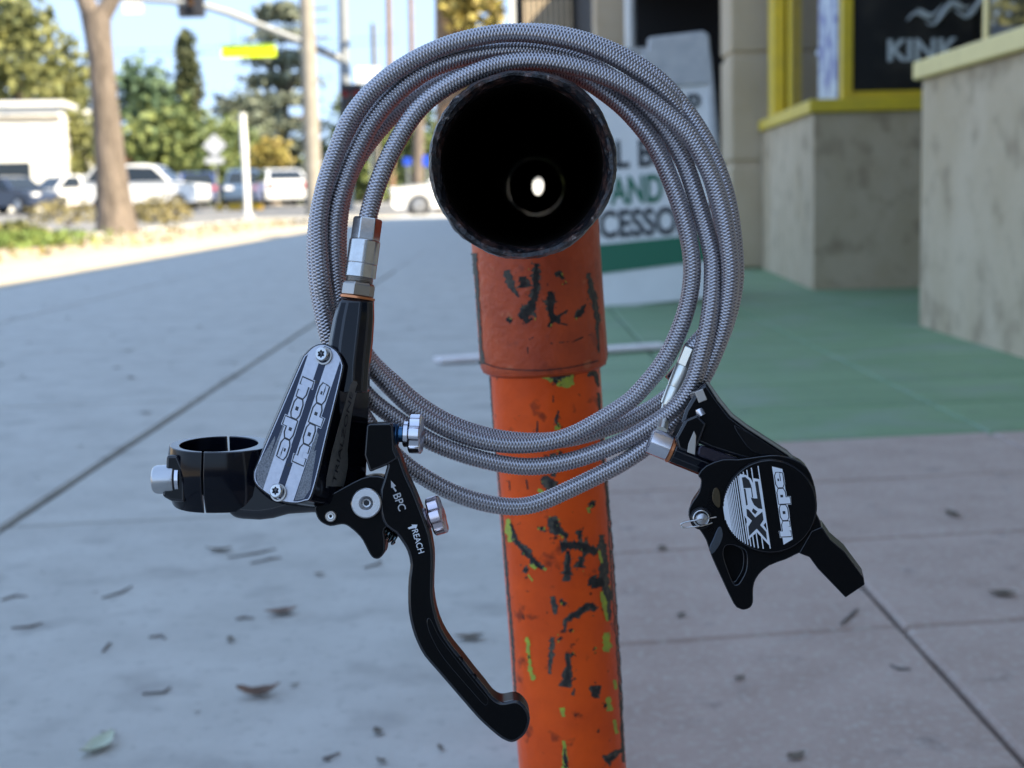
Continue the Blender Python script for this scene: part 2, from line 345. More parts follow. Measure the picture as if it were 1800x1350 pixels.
M['bluewhite'] = mat('blue_white_print', (.16,.18,.36), .5, c2=(.46,.52,.58), scale=9, lo=.44, hi=.56, detail=2); st.data.materials.clear(); st.data.materials.append(M['bluewhite'])
# rusticated pillar, dark doorway, farther bays
pil = empty('stone_pillar', (XF, 7.95, 0)); 
for k in range(6):
    z0 = k * .58 - .012
    b = part('pillar_block', box(XF - .028, 1.50, 7.80, 8.16, z0 + .012, z0 + .568), M['stucco_plain'], shop, bevel=.018, segs=3)
part('pillar_core', box(XF - .010, 1.48, 7.815, 8.145, -.012, 2.55), M['stucco_plain'], shop)
bpy.data.objects.remove(pil)
sp('doorway_back', box(2.6, 2.7, 8.16, 15.2, -.012, 2.55), M['dark_wall'])  # near-black colour paints the deep shade inside the doorway
sp('doorway_side', box(XF + .3, 2.6, 8.165, 8.2, -.012, 2.55), M['dark_wall'])
sp('doorway_end', box(XF + .04, 2.6, 15.10, 15.19, -.012, 2.55), M['dark_wall'])
sp('doorway_floor', box(XF + .05, 2.6, 8.2, 15.2, -.0115, .002), M['dark_wall'])
sp('doorway_ceiling', box(XF + .03, 2.6, 8.2, 15.2, 2.45, 2.548), M['dark_wall'])
sp('downpipe', (lambda b: (lathe(b, (1.275, 14.6, -.01), (0,0,1), [(0,.055),(4.3,.055)], 16), b)[1])(bmesh.new()), M['white_paint'], smooth=True)
sp('pilaster', box(.97, 1.28, 15.3, 15.8, -.012, 4.3), M['stucco_plain'], bevel=.01)
sp('wall', box(1.285, 7.5, 15.2, 30, -.012, 2.545), M['dark_wall'])
annex = empty('overhanging_bay', (.9, 26, 2.3), label='dark bay with pale vertical slats jutting out over the far pavement', cat='awning'); annex['_o'] = (.9, 26, 2.3)
part('wall', box(.22, 1.28, 26.0, 30, 2.3, 5.2), M['dark_wall'], annex)
part('white_edge', box(.14, .22, 26.0, 30, 2.3, 5.2), M['white_paint'], annex)
part('shutter_frame', box(.36, 1.26, 25.94, 25.998, 3.90, 4.0), M['dark_wall'], annex)
for k in range(9):
    part('shutter_slat', box(.38 + .098*k, .44 + .098*k, 25.93, 25.99, 2.32, 3.885), M['stucco_plain'], annex)

# ------------------------------------------------------------------ A-frame sign
def ldepth(px, py, d): return at(px, py, d)
sg = empty('sandwich_board', ground(1150, 535), label='white A-frame sandwich board with a green stripe on the green paving', cat='sign')
base = ground(1150, 535); base.z = 0; sg.location = base; sg['_o'] = tuple(base)
yb = base.y
def board(px0, px1, py0, py1, lean=.10):
    pass
def sgz(py, lean=.17):                                              # height on the leaning board under an image row
    for it in range(1): pass
    # intersect the ray at column 1150 with plane y = yb + lean*z
    v = FWD + CRT*((1150-900)/FPX) + CUP*((675-py)/FPX); t = (yb + lean*CAM_H) / (v.y - lean*v.z); return CAM_H + v.z*t
def sgx(px, py, lean=.17):
    v = FWD + CRT*((px-900)/FPX) + CUP*((675-py)/FPX); t = (yb + lean*CAM_H) / (v.y - lean*v.z); return v.x*t
LEAN = .17
def panel(outl, t=.02, front=0.0):
    """outline in (px,py) laid on the sign's leaning front, thickness t behind it"""
    bm = bmesh.new(); r0 = []; r1 = []
    for px, py in outl:
        x, z = sgx(px, py), sgz(py); y = yb + LEAN*z
        r0.append((x, y - front, z)); r1.append((x, y - front + t, z))
    loft(bm, [r0, r1]); return bm
part('front_board', panel([(1018,543),(1268,525),(1258,262),(1243,96),(1120,100),(1040,110),(1025,300)], .03), M['sign_white'], sg, bevel=.006)
part('handle_top', panel([(1128,100),(1128,90),(1140,88),(1140,66),(1160,64),(1236,57),(1246,64),(1249,100),(1251,150),(1120,158)], .06, .012), M['sign_grey'], sg, bevel=.008)
part('green_stripe', panel([(1022,482),(1262,458),(1261,412),(1022,430)], .004, .004), M['sign_green'], sg)
part('side_rail', panel([(1252,540),(1272,538),(1262,250),(1250,100),(1241,100),(1250,260)], .05, .010), M['sign_grey'], sg, bevel=.004)
bm = bmesh.new(); xx0, xx1 = sgx(1022,540), sgx(1268,530)
loft(bm, [[(xx0, yb+.62, 0), (xx1, yb+.62, 0), (xx1-.03, yb+.22, sgz(80)), (xx0+.05, yb+.22, sgz(80))], [(xx0, yb+.65, 0), (xx1, yb+.65, 0), (xx1-.03, yb+.25, sgz(80)), (xx0+.05, yb+.25, sgz(80))]])
part('rear_board', bm, M['sign_grey'], sg)
def sign_text(body, px, py, wpx, hpx, m):
    x, z = sgx(px, py), sgz(py); d = yb + LEAN*z
    text_on('lettering', body, Vector((x, d - .004, z)), (1, 0, .035), (0, LEAN, 1), wpx*d/FPX, hpx*d/FPX, m, sg, bold=.03)
sign_text('ALL BIKES', 1131, 268, 224, 50, M['sign_black'])
sign_text('AND', 1118, 332, 92, 50, M['sign_green'])
sign_text('ACCESSORIES', 1130, 390, 285, 50, M['sign_black'])
sign_text('SHOP', 1172, 188, 118, 40, M['sign_black'])
# pale bar lying across the pavement behind the post
b0, b1 = ground(768, 640), ground(1168, 614)
bm = bmesh.new(); dv = (b1-b0).normalized(); pv = Vector((-dv.y, dv.x, 0))*.032
loft(bm, [[b0-pv+Vector((0,0,.004)), b0+pv+Vector((0,0,.004)), b0+pv+Vector((0,0,.016)), b0-pv+Vector((0,0,.016))], [b1-pv+Vector((0,0,.004)), b1+pv+Vector((0,0,.004)), b1+pv+Vector((0,0,.016)), b1-pv+Vector((0,0,.016))]])
tag(part('flat_bar', bm, M['bar'], bevel=.003), 'flat pale bar lying across the pavement behind the orange post', 'bar')

# ------------------------------------------------------------------ street: tree makers
def quads(cent, size, name, m, parent=None, flat=0.0, droop=0.0):
    n = len(cent); d1 = rng.normal(size=(n, 3)); d1 /= np.linalg.norm(d1, axis=1)[:, None]
    d2 = rng.normal(size=(n, 3)); d2 -= (d2*d1).sum(1)[:, None]*d1; d2 /= np.linalg.norm(d2, axis=1)[:, None]
    if flat: d1[:, 2] *= (1-flat); d2[:, 2] *= (1-flat)
    s = size * rng.uniform(.6, 1.3, n)[:, None]
    v = np.stack([cent - d1*s - d2*s*.5, cent + d1*s*.2 - d2*s*.75, cent + d1*s + d2*s*.4, cent - d1*s*.2 + d2*s*.75], 1).reshape(-1, 3)
    me = bpy.data.meshes.new(name); me.vertices.add(4*n); me.vertices.foreach_set('co', v.ravel().astype(np.float32))
    me.loops.add(4*n); me.loops.foreach_set('vertex_index', np.arange(4*n, dtype=np.int32))
    me.polygons.add(n); me.polygons.foreach_set('loop_start', np.arange(0, 4*n, 4, dtype=np.int32)); me.update(calc_edges=True)
    return part(name, me, m, parent)
def crown_pts(c, rx, ry, rz, clumps, per, spread, shape='round'):
    out = []
    for k in range(clumps):
        u = rng.normal(size=3); u /= np.linalg.norm(u); r = rng.uniform(.45, 1)**.6
        p = np.array([u[0]*rx*r, u[1]*ry*r, u[2]*rz*r])
        if shape == 'cone':
            h = rng.uniform(-1, 1); w = (1-h)/2*.95 + .05; a = rng.uniform(0, 6.28); rr = rng.uniform(.3, 1)
            p = np.array([math.cos(a)*rx*w*rr, math.sin(a)*ry*w*rr, h*rz])
        if shape == 'tiers':
            h = rng.integers(0, 9)/8*2 - 1 + rng.normal()*.02; w = (1-h)/2*.85 + .22; a = rng.uniform(0, 6.28); rr = rng.uniform(.15, 1)
            p = np.array([math.cos(a)*rx*w*rr, math.sin(a)*ry*w*rr, h*rz - .10*rr*rz*.6])
        sd = np.array([spread, spread, spread*(.35 if shape == 'tiers' else .8)])
        out.append(np.array(c) + p + rng.normal(size=(per, 3))*sd)
    return np.concatenate(out)
def tree(name, label, px, d, top_py, half_w_px, bot_py, m, shape='round', trunk_r=.18, clumps=70, per=45, leaf=.16, spread=.45, cat='tree', bark='bark', group=None):
    top = at(px, top_py, d); bot = at(px, bot_py, d); rx = half_w_px*d/FPX; gz = road_z(d) if d > 38 else 0
    rz = (top.z-bot.z)/2; cz = (top.z+bot.z)/2
    root = empty(name, (bot.x, bot.y, gz), label=label, cat=cat, group=group); root['_o'] = (bot.x, bot.y, gz)
    bm = bmesh.new(); zs = np.linspace(gz-.1, cz + rz*.5, 7)
    tube_bm(bm, [(bot.x + .12*math.sin(z*1.3), bot.y, z) for z in zs], [trunk_r*(1.25-.15*i) for i in range(7)], 10)
    for k in range(5):
        a = random.uniform(0, 6.28); z = cz - rz*.4 + k*rz*.15
        tube_bm(bm, [(bot.x, bot.y, z), (bot.x+math.cos(a)*rx*.35, bot.y+math.sin(a)*rx*.35, z+rz*.2), (bot.x+math.cos(a)*rx*.7, bot.y+math.sin(a)*rx*.7, z+rz*.3)], [trunk_r*.5, trunk_r*.35, trunk_r*.15], 6)
    part('trunk', bm, M[bark], root, smooth=True)
    quads(crown_pts((bot.x, bot.y, cz), rx, rx, rz, clumps, per, spread, shape), leaf, 'crown', M[m], root)
    return root
tree('broadleaf_tree', 'large olive green tree spreading behind the white building on the left', 45, 82, 2, 120, 345, 'leaf_olive', clumps=120, per=60, leaf=.26, spread=.75, trunk_r=.4)
tree('broadleaf_tree', 'small yellowish tree right of the white building', 128, 76, 195, 34, 330, 'leaf_olive', clumps=40, per=45, leaf=.2, spread=.5)
tree('cypress_tree', 'tall narrow dark cypress rising above the round green trees', 340, 88, 66, 34, 330, 'leaf_dark', 'cone', clumps=170, per=40, leaf=.17, spread=.24)
tree('broadleaf_tree', 'round green tree behind the blue car', 315, 80, 205, 72, 330, 'leaf_green', clumps=90, per=55, leaf=.22, spread=.6)
tree('broadleaf_tree', 'low bright green tree behind the diamond sign', 395, 84, 215, 48, 335, 'leaf_green', clumps=60, per=50, leaf=.2, spread=.5)
tree('feather_tree', 'loose blue green feathery tree left of the cypress', 258, 86, 118, 34, 235, 'leaf_blue', clumps=34, per=45, leaf=.24, spread=.55)
tree('cedar_tree', 'tall grey green cedar with layered branches behind the utility pole', 505, 92, 22, 92, 330, 'leaf_grey', 'tiers', clumps=150, per=45, leaf=.24, spread=.55, trunk_r=.35)
tree('broadleaf_tree', 'grey green leafy tree behind the thin white post', 437, 90, 160, 48, 335, 'leaf_grey', clumps=60, per=50, leaf=.22, spread=.55)
tree('broadleaf_tree', 'pale green tree right of the utility pole', 640, 90, 165, 45, 338, 'leaf_green', clumps=60, per=50, leaf=.22, spread=.5)
tree('palm_bush', 'low yellowish palm bush behind the white hatchback', 478, 74, 250, 26, 335, 'leaf_gold', clumps=26, per=35, leaf=.22, spread=.3, cat='palm')
tree('broadleaf_tree', 'green tree seen through the hose coil beside the pipe', 742, 78, 185, 40, 335, 'leaf_green', clumps=40, per=45, leaf=.2, spread=.45)
# palm with a golden skirt, bare palm stems
def stem(name, label, px0, py0, px1, py1, d, r, m, group=None, cat='tree'):
    a, b = at(px0, py0, d), at(px1, py1, d); gz = road_z(d) if d > 38 else 0
    dirv = (b-a); k = (gz-.1-b.z)/dirv.z; foot = b + dirv*k
    root = empty(name, (foot.x, foot.y, gz), label=label, cat=cat, group=group); root['_o'] = tuple(root.location)
    bm = bmesh.new(); tube_bm(bm, [foot.lerp(a - dirv.normalized()*.0, t) for t in np.linspace(0, 1, 8)], [r*(1.15-.25*t) for t in np.linspace(0, 1, 8)], 12)
    part('trunk', bm, M[m], root, smooth=True); return root, foot, a
def stem_head(root, a, m, n=26, L=1.9):
    bm = bmesh.new()
    for k in range(n):
        an = random.uniform(0, 6.28); el = random.uniform(-.5, 1.2); d = Vector((math.cos(an)*math.cos(el), math.sin(an)*math.cos(el), math.sin(el)))
        s = d.cross(Vector((0,0,1))).normalized()*.16
        p = [Vector(a) - Vector(root['_o'])*0 + d*L*t - Vector((0,0,.9*L*t*t*.6)) for t in (0, .33, .66, 1)]
        for q0, q1, w0, w1 in ((p[0],p[1],.4,1),(p[1],p[2],1,.9),(p[2],p[3],.9,.1)):
            bm.faces.new([bm.verts.new(v) for v in (q0-s*w0, q0+s*w0, q1+s*w1, q1-s*w1)])
    part('crown', bm, M[m], root)
r, f, a = stem('palm_tree', 'thick palm wrapped in golden hanging fronds above the coil', 788, -190, 796, 300, 46, .50, 'palm_bark', cat='palm')
zt = at(800, -120, 46).z; zb = at(800, 150, 46).z; cx = at(828, 20, 46)
pts = np.concatenate([np.array([[cx.x + rng.normal()*.42, cx.y + rng.normal()*.5, rng.uniform(zb, zt)]]) + rng.normal(size=(30, 3))*.16 for k in range(70)])
quads(pts, .16, 'hanging_fronds', M['leaf_gold'], r); stem_head(r, a, 'leaf_gold')
for px, w, lb in ((684, .17, 'thin bare palm stem left of its neighbour above the coil'), (723, .15, 'slimmer bare palm stem between two thicker trunks')):
    r, f, a = stem('palm_tree', lb, px-4, -160, px+3, 200, 84, w, 'palm_bark', group='palm stems beyond the junction', cat='palm'); stem_head(r, a, 'leaf_green')
r, f, a = stem('dead_trunk', 'reddish brown trunk seen inside the coil left of the pipe', 738, 120, 734, 330, 62, .24, 'bark')
# street tree at the kerb
root = empty('street_tree', ground(205, 408), label='bare forked trunk of a street tree standing in the planting strip', cat='tree'); fo = ground(205, 408); root['_o'] = tuple(fo)
dT = (fo-CPOS).dot(FWD); bm = bmesh.new()
ctl = [(208,418,.40),(205,395,.34),(200,350,.29),(195,300,.255),(190,240,.24),(183,170,.22),(178,110,.21),(172,60,.225),(168,25,.25)]
tube_bm(bm, [at(px, py, dT) for px, py, r in ctl], [r for _, _, r in ctl], 16)
tube_bm(bm, [at(165, 40, dT), at(150, 0, dT), at(135, -40, dT), at(115, -120, dT), at(100, -220, dT)], [.17,.15,.13,.10,.07], 12)
tube_bm(bm, [at(172, 40, dT), at(196, 0, dT), at(215, -40, dT), at(245, -110, dT), at(260, -200, dT)], [.17,.14,.12,.10,.06], 12)
tube_bm(bm, [at(120, -100, dT), at(80, -150, dT), at(60, -220, dT)], [.08,.06,.03], 8); tube_bm(bm, [at(238, -100, dT), at(300, -150, dT+.5), at(330, -240, dT+1)], [.08,.06,.03], 8)
part('trunk', bm, M['bark'], root, smooth=True)
# planting strip: shrubs, grass
def shrub(label, px, py, hw, h, m, n=420, leaf=.05):
    g = ground(px, py, -.02); d = (g-CPOS).dot(FWD); rx = hw*d/FPX; hz = h*d/FPX
    root = empty('low_shrub', g, label=label, cat='shrub', group='low shrubs in the planting strip'); root['_o'] = tuple(g)
    bm = bmesh.new()
    for k in range(14):
        a = random.uniform(0, 6.28); e = Vector((math.cos(a)*rx*.8, math.sin(a)*rx*.8, hz*random.uniform(.6, 1)))
        tube_bm(bm, [g, g + e*.5 + Vector((0,0,hz*.12)), g + e], [.012,.009,.005], 5)
    part('stems', bm, M['twig'], root)
    th = rng.uniform(0, 6.28, n); rr = rx*rng.uniform(0, 1, n)**.6; p = np.stack([g.x+np.cos(th)*rr, g.y+np.sin(th)*rr, g.z + hz*(.15+.85*rng.uniform(0, 1, n)*(1-.4*(rr/rx)**2))], 1)
    quads(p, leaf, 'leaves', M[m], root)
shrub('sparse dry shrub left of the street tree trunk', 120, 400, 70, 55, 'leaf_dry'); shrub('yellow green shrub right of the street tree trunk', 290, 400, 48, 60, 'leaf_dry')
shrub('small dry shrub close to the foot of the street tree', 235, 398, 36, 48, 'leaf_dry', 260); shrub('larger green shrub at the left edge of the planting strip', 30, 430, 50, 42, 'leaf_olive', 500)
n = 9000; g0 = ground(30, 430); p = np.stack([rng.normal(g0.x - .4, .45, n), rng.normal(g0.y - .2, .75, n), rng.uniform(-.02, .14, n)], 1); p = p[p[:, 0] < -3.95]
o = quads(p, .035, 'grass', M['grass']); o['kind'] = 'stuff'
n = 320; p = np.stack([rng.uniform(-6.5, -3.95, n), rng.uniform(9, 34, n), rng.uniform(-.02, .03, n)], 1); o = quads(p, .045, 'leaf_litter', M['leaf_dry']); o['kind'] = 'stuff'
g = ground(85, 412); bm = bmesh.new(); lathe(bm, g + Vector((0,0,.0)), (0,0,1), [(0,.03),(.03,.055),(.07,.045),(.085,.02)], 9)
tag(part('paper_litter', bm, M['litter']), 'crumpled pink litter at the edge of the grass', 'litter')
n = 26000; p = np.stack([rng.uniform(-62, 6, n), rng.uniform(118, 128, n), rng.uniform(0, 1, n)**1.5*4.2], 1); p[:, 2] *= 1 + .35*np.sin(p[:, 0]*.5) + .2*np.sin(p[:, 0]*1.7); p[:, 2] += .25
o = quads(p, .34, 'distant_trees', M['leaf_green']); o['kind'] = 'stuff'

# ------------------------------------------------------------------ street furniture
def pole(name, label, px0, py0, px1, py1, d, r, m, cat, group=None):
    return stem(name, label, px0, py0, px1, py1, d, r, m, group, cat)
r, f, a = stem('utility_pole', 'thick weathered utility pole crossing the cedar', 534, -120, 553, 372, 44, .235, 'pole_grey', cat='pole')
for py in (14, 36, 66):
    bm = bmesh.new(); tube_bm(bm, [at(540, py+2, 44), at(578, py-1, 44)], .05, 6); part('step_arm', bm, M['galv'], r)
f = ground(436, 383); d = (f-CPOS).dot(FWD); t = at(426, 200, d); root = empty('marker_post', f, label='slim white post standing alone at the kerb corner', cat='post'); root['_o'] = tuple(f)
bm = bmesh.new(); tube_bm(bm, [f, f.lerp(t, .5), t], .088, 14); part('post', bm, M['white_paint'], root, smooth=True)
bm = bmesh.new(); lathe(bm, f, (0,0,1), [(0,.2),(.05,.2),(.09,.1)], 14); part('base', bm, M['concrete'], root)
bm = bmesh.new(); tube_bm(bm, [f.lerp(t, .6), f.lerp(t, .8)], .096, 14); part('band', bm, M['sign_white'], root, smooth=True)
# traffic signal mast with its arm
r, f, a = stem('signal_mast', 'grey traffic signal mast with a long arm reaching over the road', 600, -160, 609, 260, 50, .19, 'galv', cat='traffic signal')
bm = bmesh.new(); arm = [(608,108),(540,78),(470,50),(400,22),(362,11),(300,2),(200,-4),(90,-10)]
tube_bm(bm, [at(x, y, 50 - i*.4) for i, (x, y) in enumerate(arm)], [.15,.14,.13,.12,.11,.10,.09,.08], 12); part('arm', bm, M['galv'], r, smooth=True)
def signal(label, px, py, d, w, h, lenses):
    c = at(px, py, d); hw = w*d/FPX/2; hh = h*d/FPX/2; root = empty('traffic_light', c, label=label, cat='traffic light', group='traffic lights at the junction'); root['_o'] = tuple(c)
    part('housing', box(c.x-hw, c.x+hw, c.y-.1, c.y+.25, c.z-hh, c.z+hh), M['signal_black'], root, bevel=.04)
    for lx, lz, mm in lenses:
        bm = bmesh.new(); lathe(bm, (c.x+lx*hw, c.y-.1, c.z+lz*hh), (0,-1,0), [(0,.13),(.03,.12),(.05,.05)], 16); part('lens', bm, M[mm], root, smooth=True)
        bm = bmesh.new()
        rings = []
        for y in (0, -.2): rings.append([(c.x+lx*hw+.15*math.cos(q), c.y-.1+y, c.z+lz*hh+.15*math.sin(q)) for q in np.linspace(0, math.pi, 9)])
        loft(bm, rings, False, False, False); part('visor', bm, M['signal_black'], root)
signal('black traffic light hanging from the mast arm', 335, -5, 48.2, 46, 68, [(0, -.25, 'lens_amber'), (0, -.75, 'signal_black')])
signal('black traffic light with two red lenses beside the coil', 618, 176, 49, 40, 56, [(-.5, .4, 'lens_red'), (.5, .4, 'lens_red'), (0, -.4, 'lens_amber')])
def flat_sign(name, label, px, py, d, w, h, m, diamond=False, post=True):
    c = at(px, py, d); hw = w*d/FPX/2; hh = h*d/FPX/2; gz = road_z(d) if d > 38 else 0
    root = empty(name, (c.x, c.y, gz if post else c.z), label=label, cat='sign'); root['_o'] = tuple(root.location)
    o2 = [(0,-hh),(hw,0),(0,hh),(-hw,0)] if diamond else [(-hw,-hh),(hw,-hh),(hw,hh),(-hw,hh)]
    bm = bmesh.new(); loft(bm, [[(c.x+x, c.y-.02, c.z+z) for x, z in o2], [(c.x+x, c.y+.02, c.z+z) for x, z in o2]]); part('panel', bm, M[m], root, bevel=.01)
    if post: bm = bmesh.new(); tube_bm(bm, [(c.x, c.y+.07, gz-.05), (c.x, c.y+.07, c.z+hh*.6)], .045, 8); part('post', bm, M['galv'], root)
    return root, c
r, c = flat_sign('warning_sign', 'grey back of a diamond road sign with a small plate under it', 377, 256, 56, 42, 42, 'sign_back', True)
c2 = at(377, 282, 56); part('plate', box(c2.x-.36, c2.x+.36, c2.y-.02, c2.y+.02, c2.z-.12, c2.z+.12), M['sign_back'], r)
r, c = flat_sign('crossing_sign', 'fluorescent yellow sign board hanging from the mast arm', 437, 89, 49.5, 96, 23, 'lime_sign', post=False)
text_on('lettering', 'Ped Xing', c + Vector((0, -.024, 0)), (1,0,.03), (0,0,1), 70*49.5/FPX, 13*49.5/FPX, M['sign_text'], r, bold=.0)
for dx in (-.5, .5):
    bm = bmesh.new(); tube_bm(bm, [(c.x+dx, c.y+.03, c.z+.1), (c.x+dx, c.y+.03, at(437+dx*FPX/49.5, 37 - (0 if dx < 0 else -12), 49.5).z)], .02, 6); part('hanger', bm, M['galv'], r)
flat_sign('regulatory_sign', 'white square sign on the mast arm beside the tree trunk', 233, 6, 49, 34, 34, 'white_paint', post=False)
flat_sign('street_sign', 'white street sign near the two red lenses', 646, 132, 60, 42, 28, 'white_paint')
flat_sign('parking_sign', 'blue sign nearer the hose of the two inside the coil', 716, 284, 50, 13, 13, 'blue_sign'); flat_sign('parking_sign', 'blue sign touching the pipe rim inside the coil', 750, 283, 52, 15, 18, 'blue_sign')
stem('power_pole', 'distant thin power pole left of the bare palm stems', 656, 42, 662, 260, 86, .16, 'pole_grey', cat='pole')
bm = bmesh.new()
for k, (y0, y1) in enumerate(((88, 62), (96, 74))): tube_bm(bm, [at(-80 + 780*t, y0 + (y1-y0)*t + 10*math.sin(math.pi*t), 70) for t in np.linspace(0, 1, 12)], .012, 5)
tag(part('overhead_cable', bm, M['signal_black']), 'thin overhead cables crossing the sky behind the cypress', 'cable')

# ------------------------------------------------------------------ buildings across the junction
def hut(name, label, px0, px1, py0, d, depth, wall, roof, rh, ang=0.0):
    a, b = at(px0, py0, d), at(px1, py0, d); w = b.x-a.x; z0 = road_z(d); h = a.z - z0; cx = (a.x+b.x)/2
    root = empty(name, (cx, a.y+depth/2, z0), (0, 0, ang), label=label, cat='building')
    part('wall', box(-w/2, w/2, -depth/2, depth/2, 0, h), M[wall], root)
    bm = bmesh.new(); e = .35
    if rh > .3: loft(bm, [[(-w/2-e,-depth/2-e,h),(w/2+e,-depth/2-e,h),(w/2+e,depth/2+e,h),(-w/2-e,depth/2+e,h)],[(-w/2*.5,-.1,h+rh),(w/2*.5,-.1,h+rh),(w/2*.5,.1,h+rh),(-w/2*.5,.1,h+rh)]])
    else: add_box(bm, -w/2-.25, w/2+.25, -depth/2-.25, depth/2+.25, h+.003, h+rh)
    part('roof', bm, M[roof], root); return root, w, depth, h
r, w, dp, h = hut('white_building', 'plain white flat roofed building behind the parked cars on the left', -66, 82, 190, 72, 9, 'wall_white', 'white_paint', .28, .12)
for x in (-w*.42, -w*.18, w*.02): part('window', box(x-.45, x+.45, -dp/2-.03, -dp/2+.02, 1.2, 2.5), M['car_glass'], r)
for z in (3.35,): part('band', box(-w/2-.04, w/2+.04, -dp/2-.06, -dp/2, h-.75, h-.45), M['pole_grey'], r)
r, w, dp, h = hut('bungalow', 'low house with a terracotta roof behind the street tree trunk', 118, 280, 290, 92, 8, 'stucco_plain', 'roof_red', 1.6)
part('window', box(-1, .2, -dp/2-.03, -dp/2+.02, .8, 1.7), M['car_glass'], r)
r, w, dp, h = hut('bungalow', 'small pink roofed house behind the thin white post', 398, 480, 312, 96, 7, 'stucco_plain', 'roof_red', 1.3)
part('door', box(-.4, .4, -dp/2-.03, -dp/2+.02, 0, 1.7), M['car_glass'], r)

# ------------------------------------------------------------------ cars
PROF = {'sedan': ([(0,.28),(.02,.50),(.10,.56),(.28,.63),(.72,.66),(.97,.62),(1,.45),(.99,.2),(.02,.18)], [(.25,.62),(.40,.97),(.50,1),(.68,.98),(.88,.65)]),
        'suv': ([(0,.25),(.01,.50),(.06,.56),(.24,.60),(.70,.62),(.99,.62),(1,.35),(.98,.17),(.02,.16)], [(.22,.59),(.37,.95),(.45,1),(.88,.99),(.985,.61)]),
        'hatch': ([(0,.27),(.02,.50),(.08,.56),(.24,.62),(.70,.66),(.98,.66),(1,.42),(.985,.18),(.02,.18)], [(.21,.61),(.40,.97),(.52,1),(.80,.95),(.97,.66)])}
def car(label, px, py, d, ang, kind, paintm, L=4.5, W=1.8, H=1.45, name='parked_car'):
    c = at(px, py, d); z0 = road_z(c.y); root = empty(name, (c.x, c.y, z0), (0, 0, ang), label=label, cat='car', group='cars at the junction')
    low, cab = PROF[kind]; zc = .0
    def ring(pts, y, sx=1.0, dz=0): return [((x-.5)*L*sx, y, z*H + dz) for x, z in pts]
    bm = bmesh.new(); loft(bm, [ring(low, -W/2*.93, .985), ring(low, -W/2), ring(low, W/2), ring(low, W/2*.93, .985)]); part('body', bm, M[paintm], root, bevel=.07, segs=3)
    cx = [(x, z) for x, z in cab]; bm = bmesh.new()
    b0 = [((x-.5)*L, -W/2*(.94 if z < .7 else .74), z*H) for x, z in cx]; b1 = [((x-.5)*L, W/2*(.94 if z < .7 else .74), z*H) for x, z in cx]
    loft(bm, [b0, b1]); part('cabin', bm, M[paintm], root, bevel=.05)
    def q4(name, pts, m): 
        v = [Vector(p) for p in pts]; nn = (v[1]-v[0]).cross(v[2]-v[0]).normalized(); ctr = sum(v, Vector())/4
        if nn.dot(ctr - Vector((0, 0, H*.6))) < 0: nn = -nn
        v = [ctr + (p-ctr)*.86 for p in v]
        bm = bmesh.new(); loft(bm, [[p - nn*.01 for p in v], [p + nn*.012 for p in v]]); part(name, bm, M[m], root)
    q4('windscreen', [b0[0], b0[1], b1[1], b1[0]], 'car_glass'); q4('rear_window', [b0[-1], b0[-2], b1[-2], b1[-1]], 'car_glass')
    for b in (b0, b1):
        m0 = ((Vector(b[0])+Vector(b[-1]))/2); m1 = (Vector(b[1])+Vector(b[-2]))/2 + Vector((0,0,.02))
        q4('side_window', [b[0], b[1], m1, m0], 'car_glass'); q4('side_window', [m0, m1, b[-2], b[-1]], 'car_glass')
    for sx in (.17, .82):
        for sy in (-1, 1):
            p = Vector(((sx-.5)*L, sy*(W/2-.10), .32)); bm = bmesh.new(); lathe(bm, p - Vector((0, .11, 0)), (0,1,0), [(0,.24),(.02,.31),(.20,.31),(.22,.24)], 20); wl = part('wheel', bm, M['tyre'], root, smooth=True)
            bm = bmesh.new(); lathe(bm, Vector((0, sy*.10, 0)) , (0,sy,0), [(0,.20),(.02,.20),(.03,.05)], 12); part('rim', bm, M['rimmetal'], wl)
    for sy in (-1, 1):
        part('headlight', box(-L/2-.02, -L/2+.16, sy*W*.36-.18, sy*W*.36+.18, .44*H, .53*H), M['lamp_clear'], root, bevel=.03)
        part('tail_light', box(L/2-.12, L/2+.02, sy*W*.38-.13, sy*W*.38+.13, .46*H, .60*H), M['lamp_red'], root, bevel=.03)
    part('number_plate', box(L/2, L/2+.02, -.26, .26, .38*H, .46*H), M['plate'], root)
    return root
car('dark navy sedan at the far left edge with a bright headlight', 18, 350, 56, 2.6, 'sedan', 'car_navy')
car('white sedan with its bonnet towards us left of the tree trunk', 118, 352, 58, .9, 'sedan', 'car_white', 4.3)
car('red car half hidden behind the street tree trunk', 166, 345, 68, 3.0, 'hatch', 'car_red', 4.0)
car('large white sport utility car right of the tree trunk', 258, 350, 56, 3.05, 'suv', 'car_white', 4.7, 1.9, 1.78)
car('blue car with a red tail light behind the white sport utility car', 338, 344, 66, -1.2, 'suv', 'car_blue', 4.5, 1.85, 1.6)
car('dark blue grey sport utility car behind the thin white post', 430, 344, 66, 1.75, 'suv', 'car_grey', 4.6, 1.9, 1.7)
car('white hatchback seen from behind near the utility pole', 492, 350, 58, -1.25, 'hatch', 'car_white', 4.3, 1.8, 1.5)
car('white car with its wheel showing beside the pipe rim', 826, 362, 40, .10, 'suv', 'car_white', 4.4, 1.8, 1.55)
for px0, px1, lb in ((378, 392, 'short orange wheel stop left of the longer yellow ones'), (400, 424, 'yellow wheel stop between the orange one and the white post'), (428, 462, 'yellow wheel stop right of the white post')):
    a, b = at(px0, 349, 53), at(px1, 347, 53); a.z = b.z = road_z(53)
    tag(part('wheel_stop', box(a.x, b.x, a.y-.1, a.y+.1, a.z, a.z+.24), M['kerb_yellow'], bevel=.03), lb, 'wheel stop', 'wheel stops on the road')

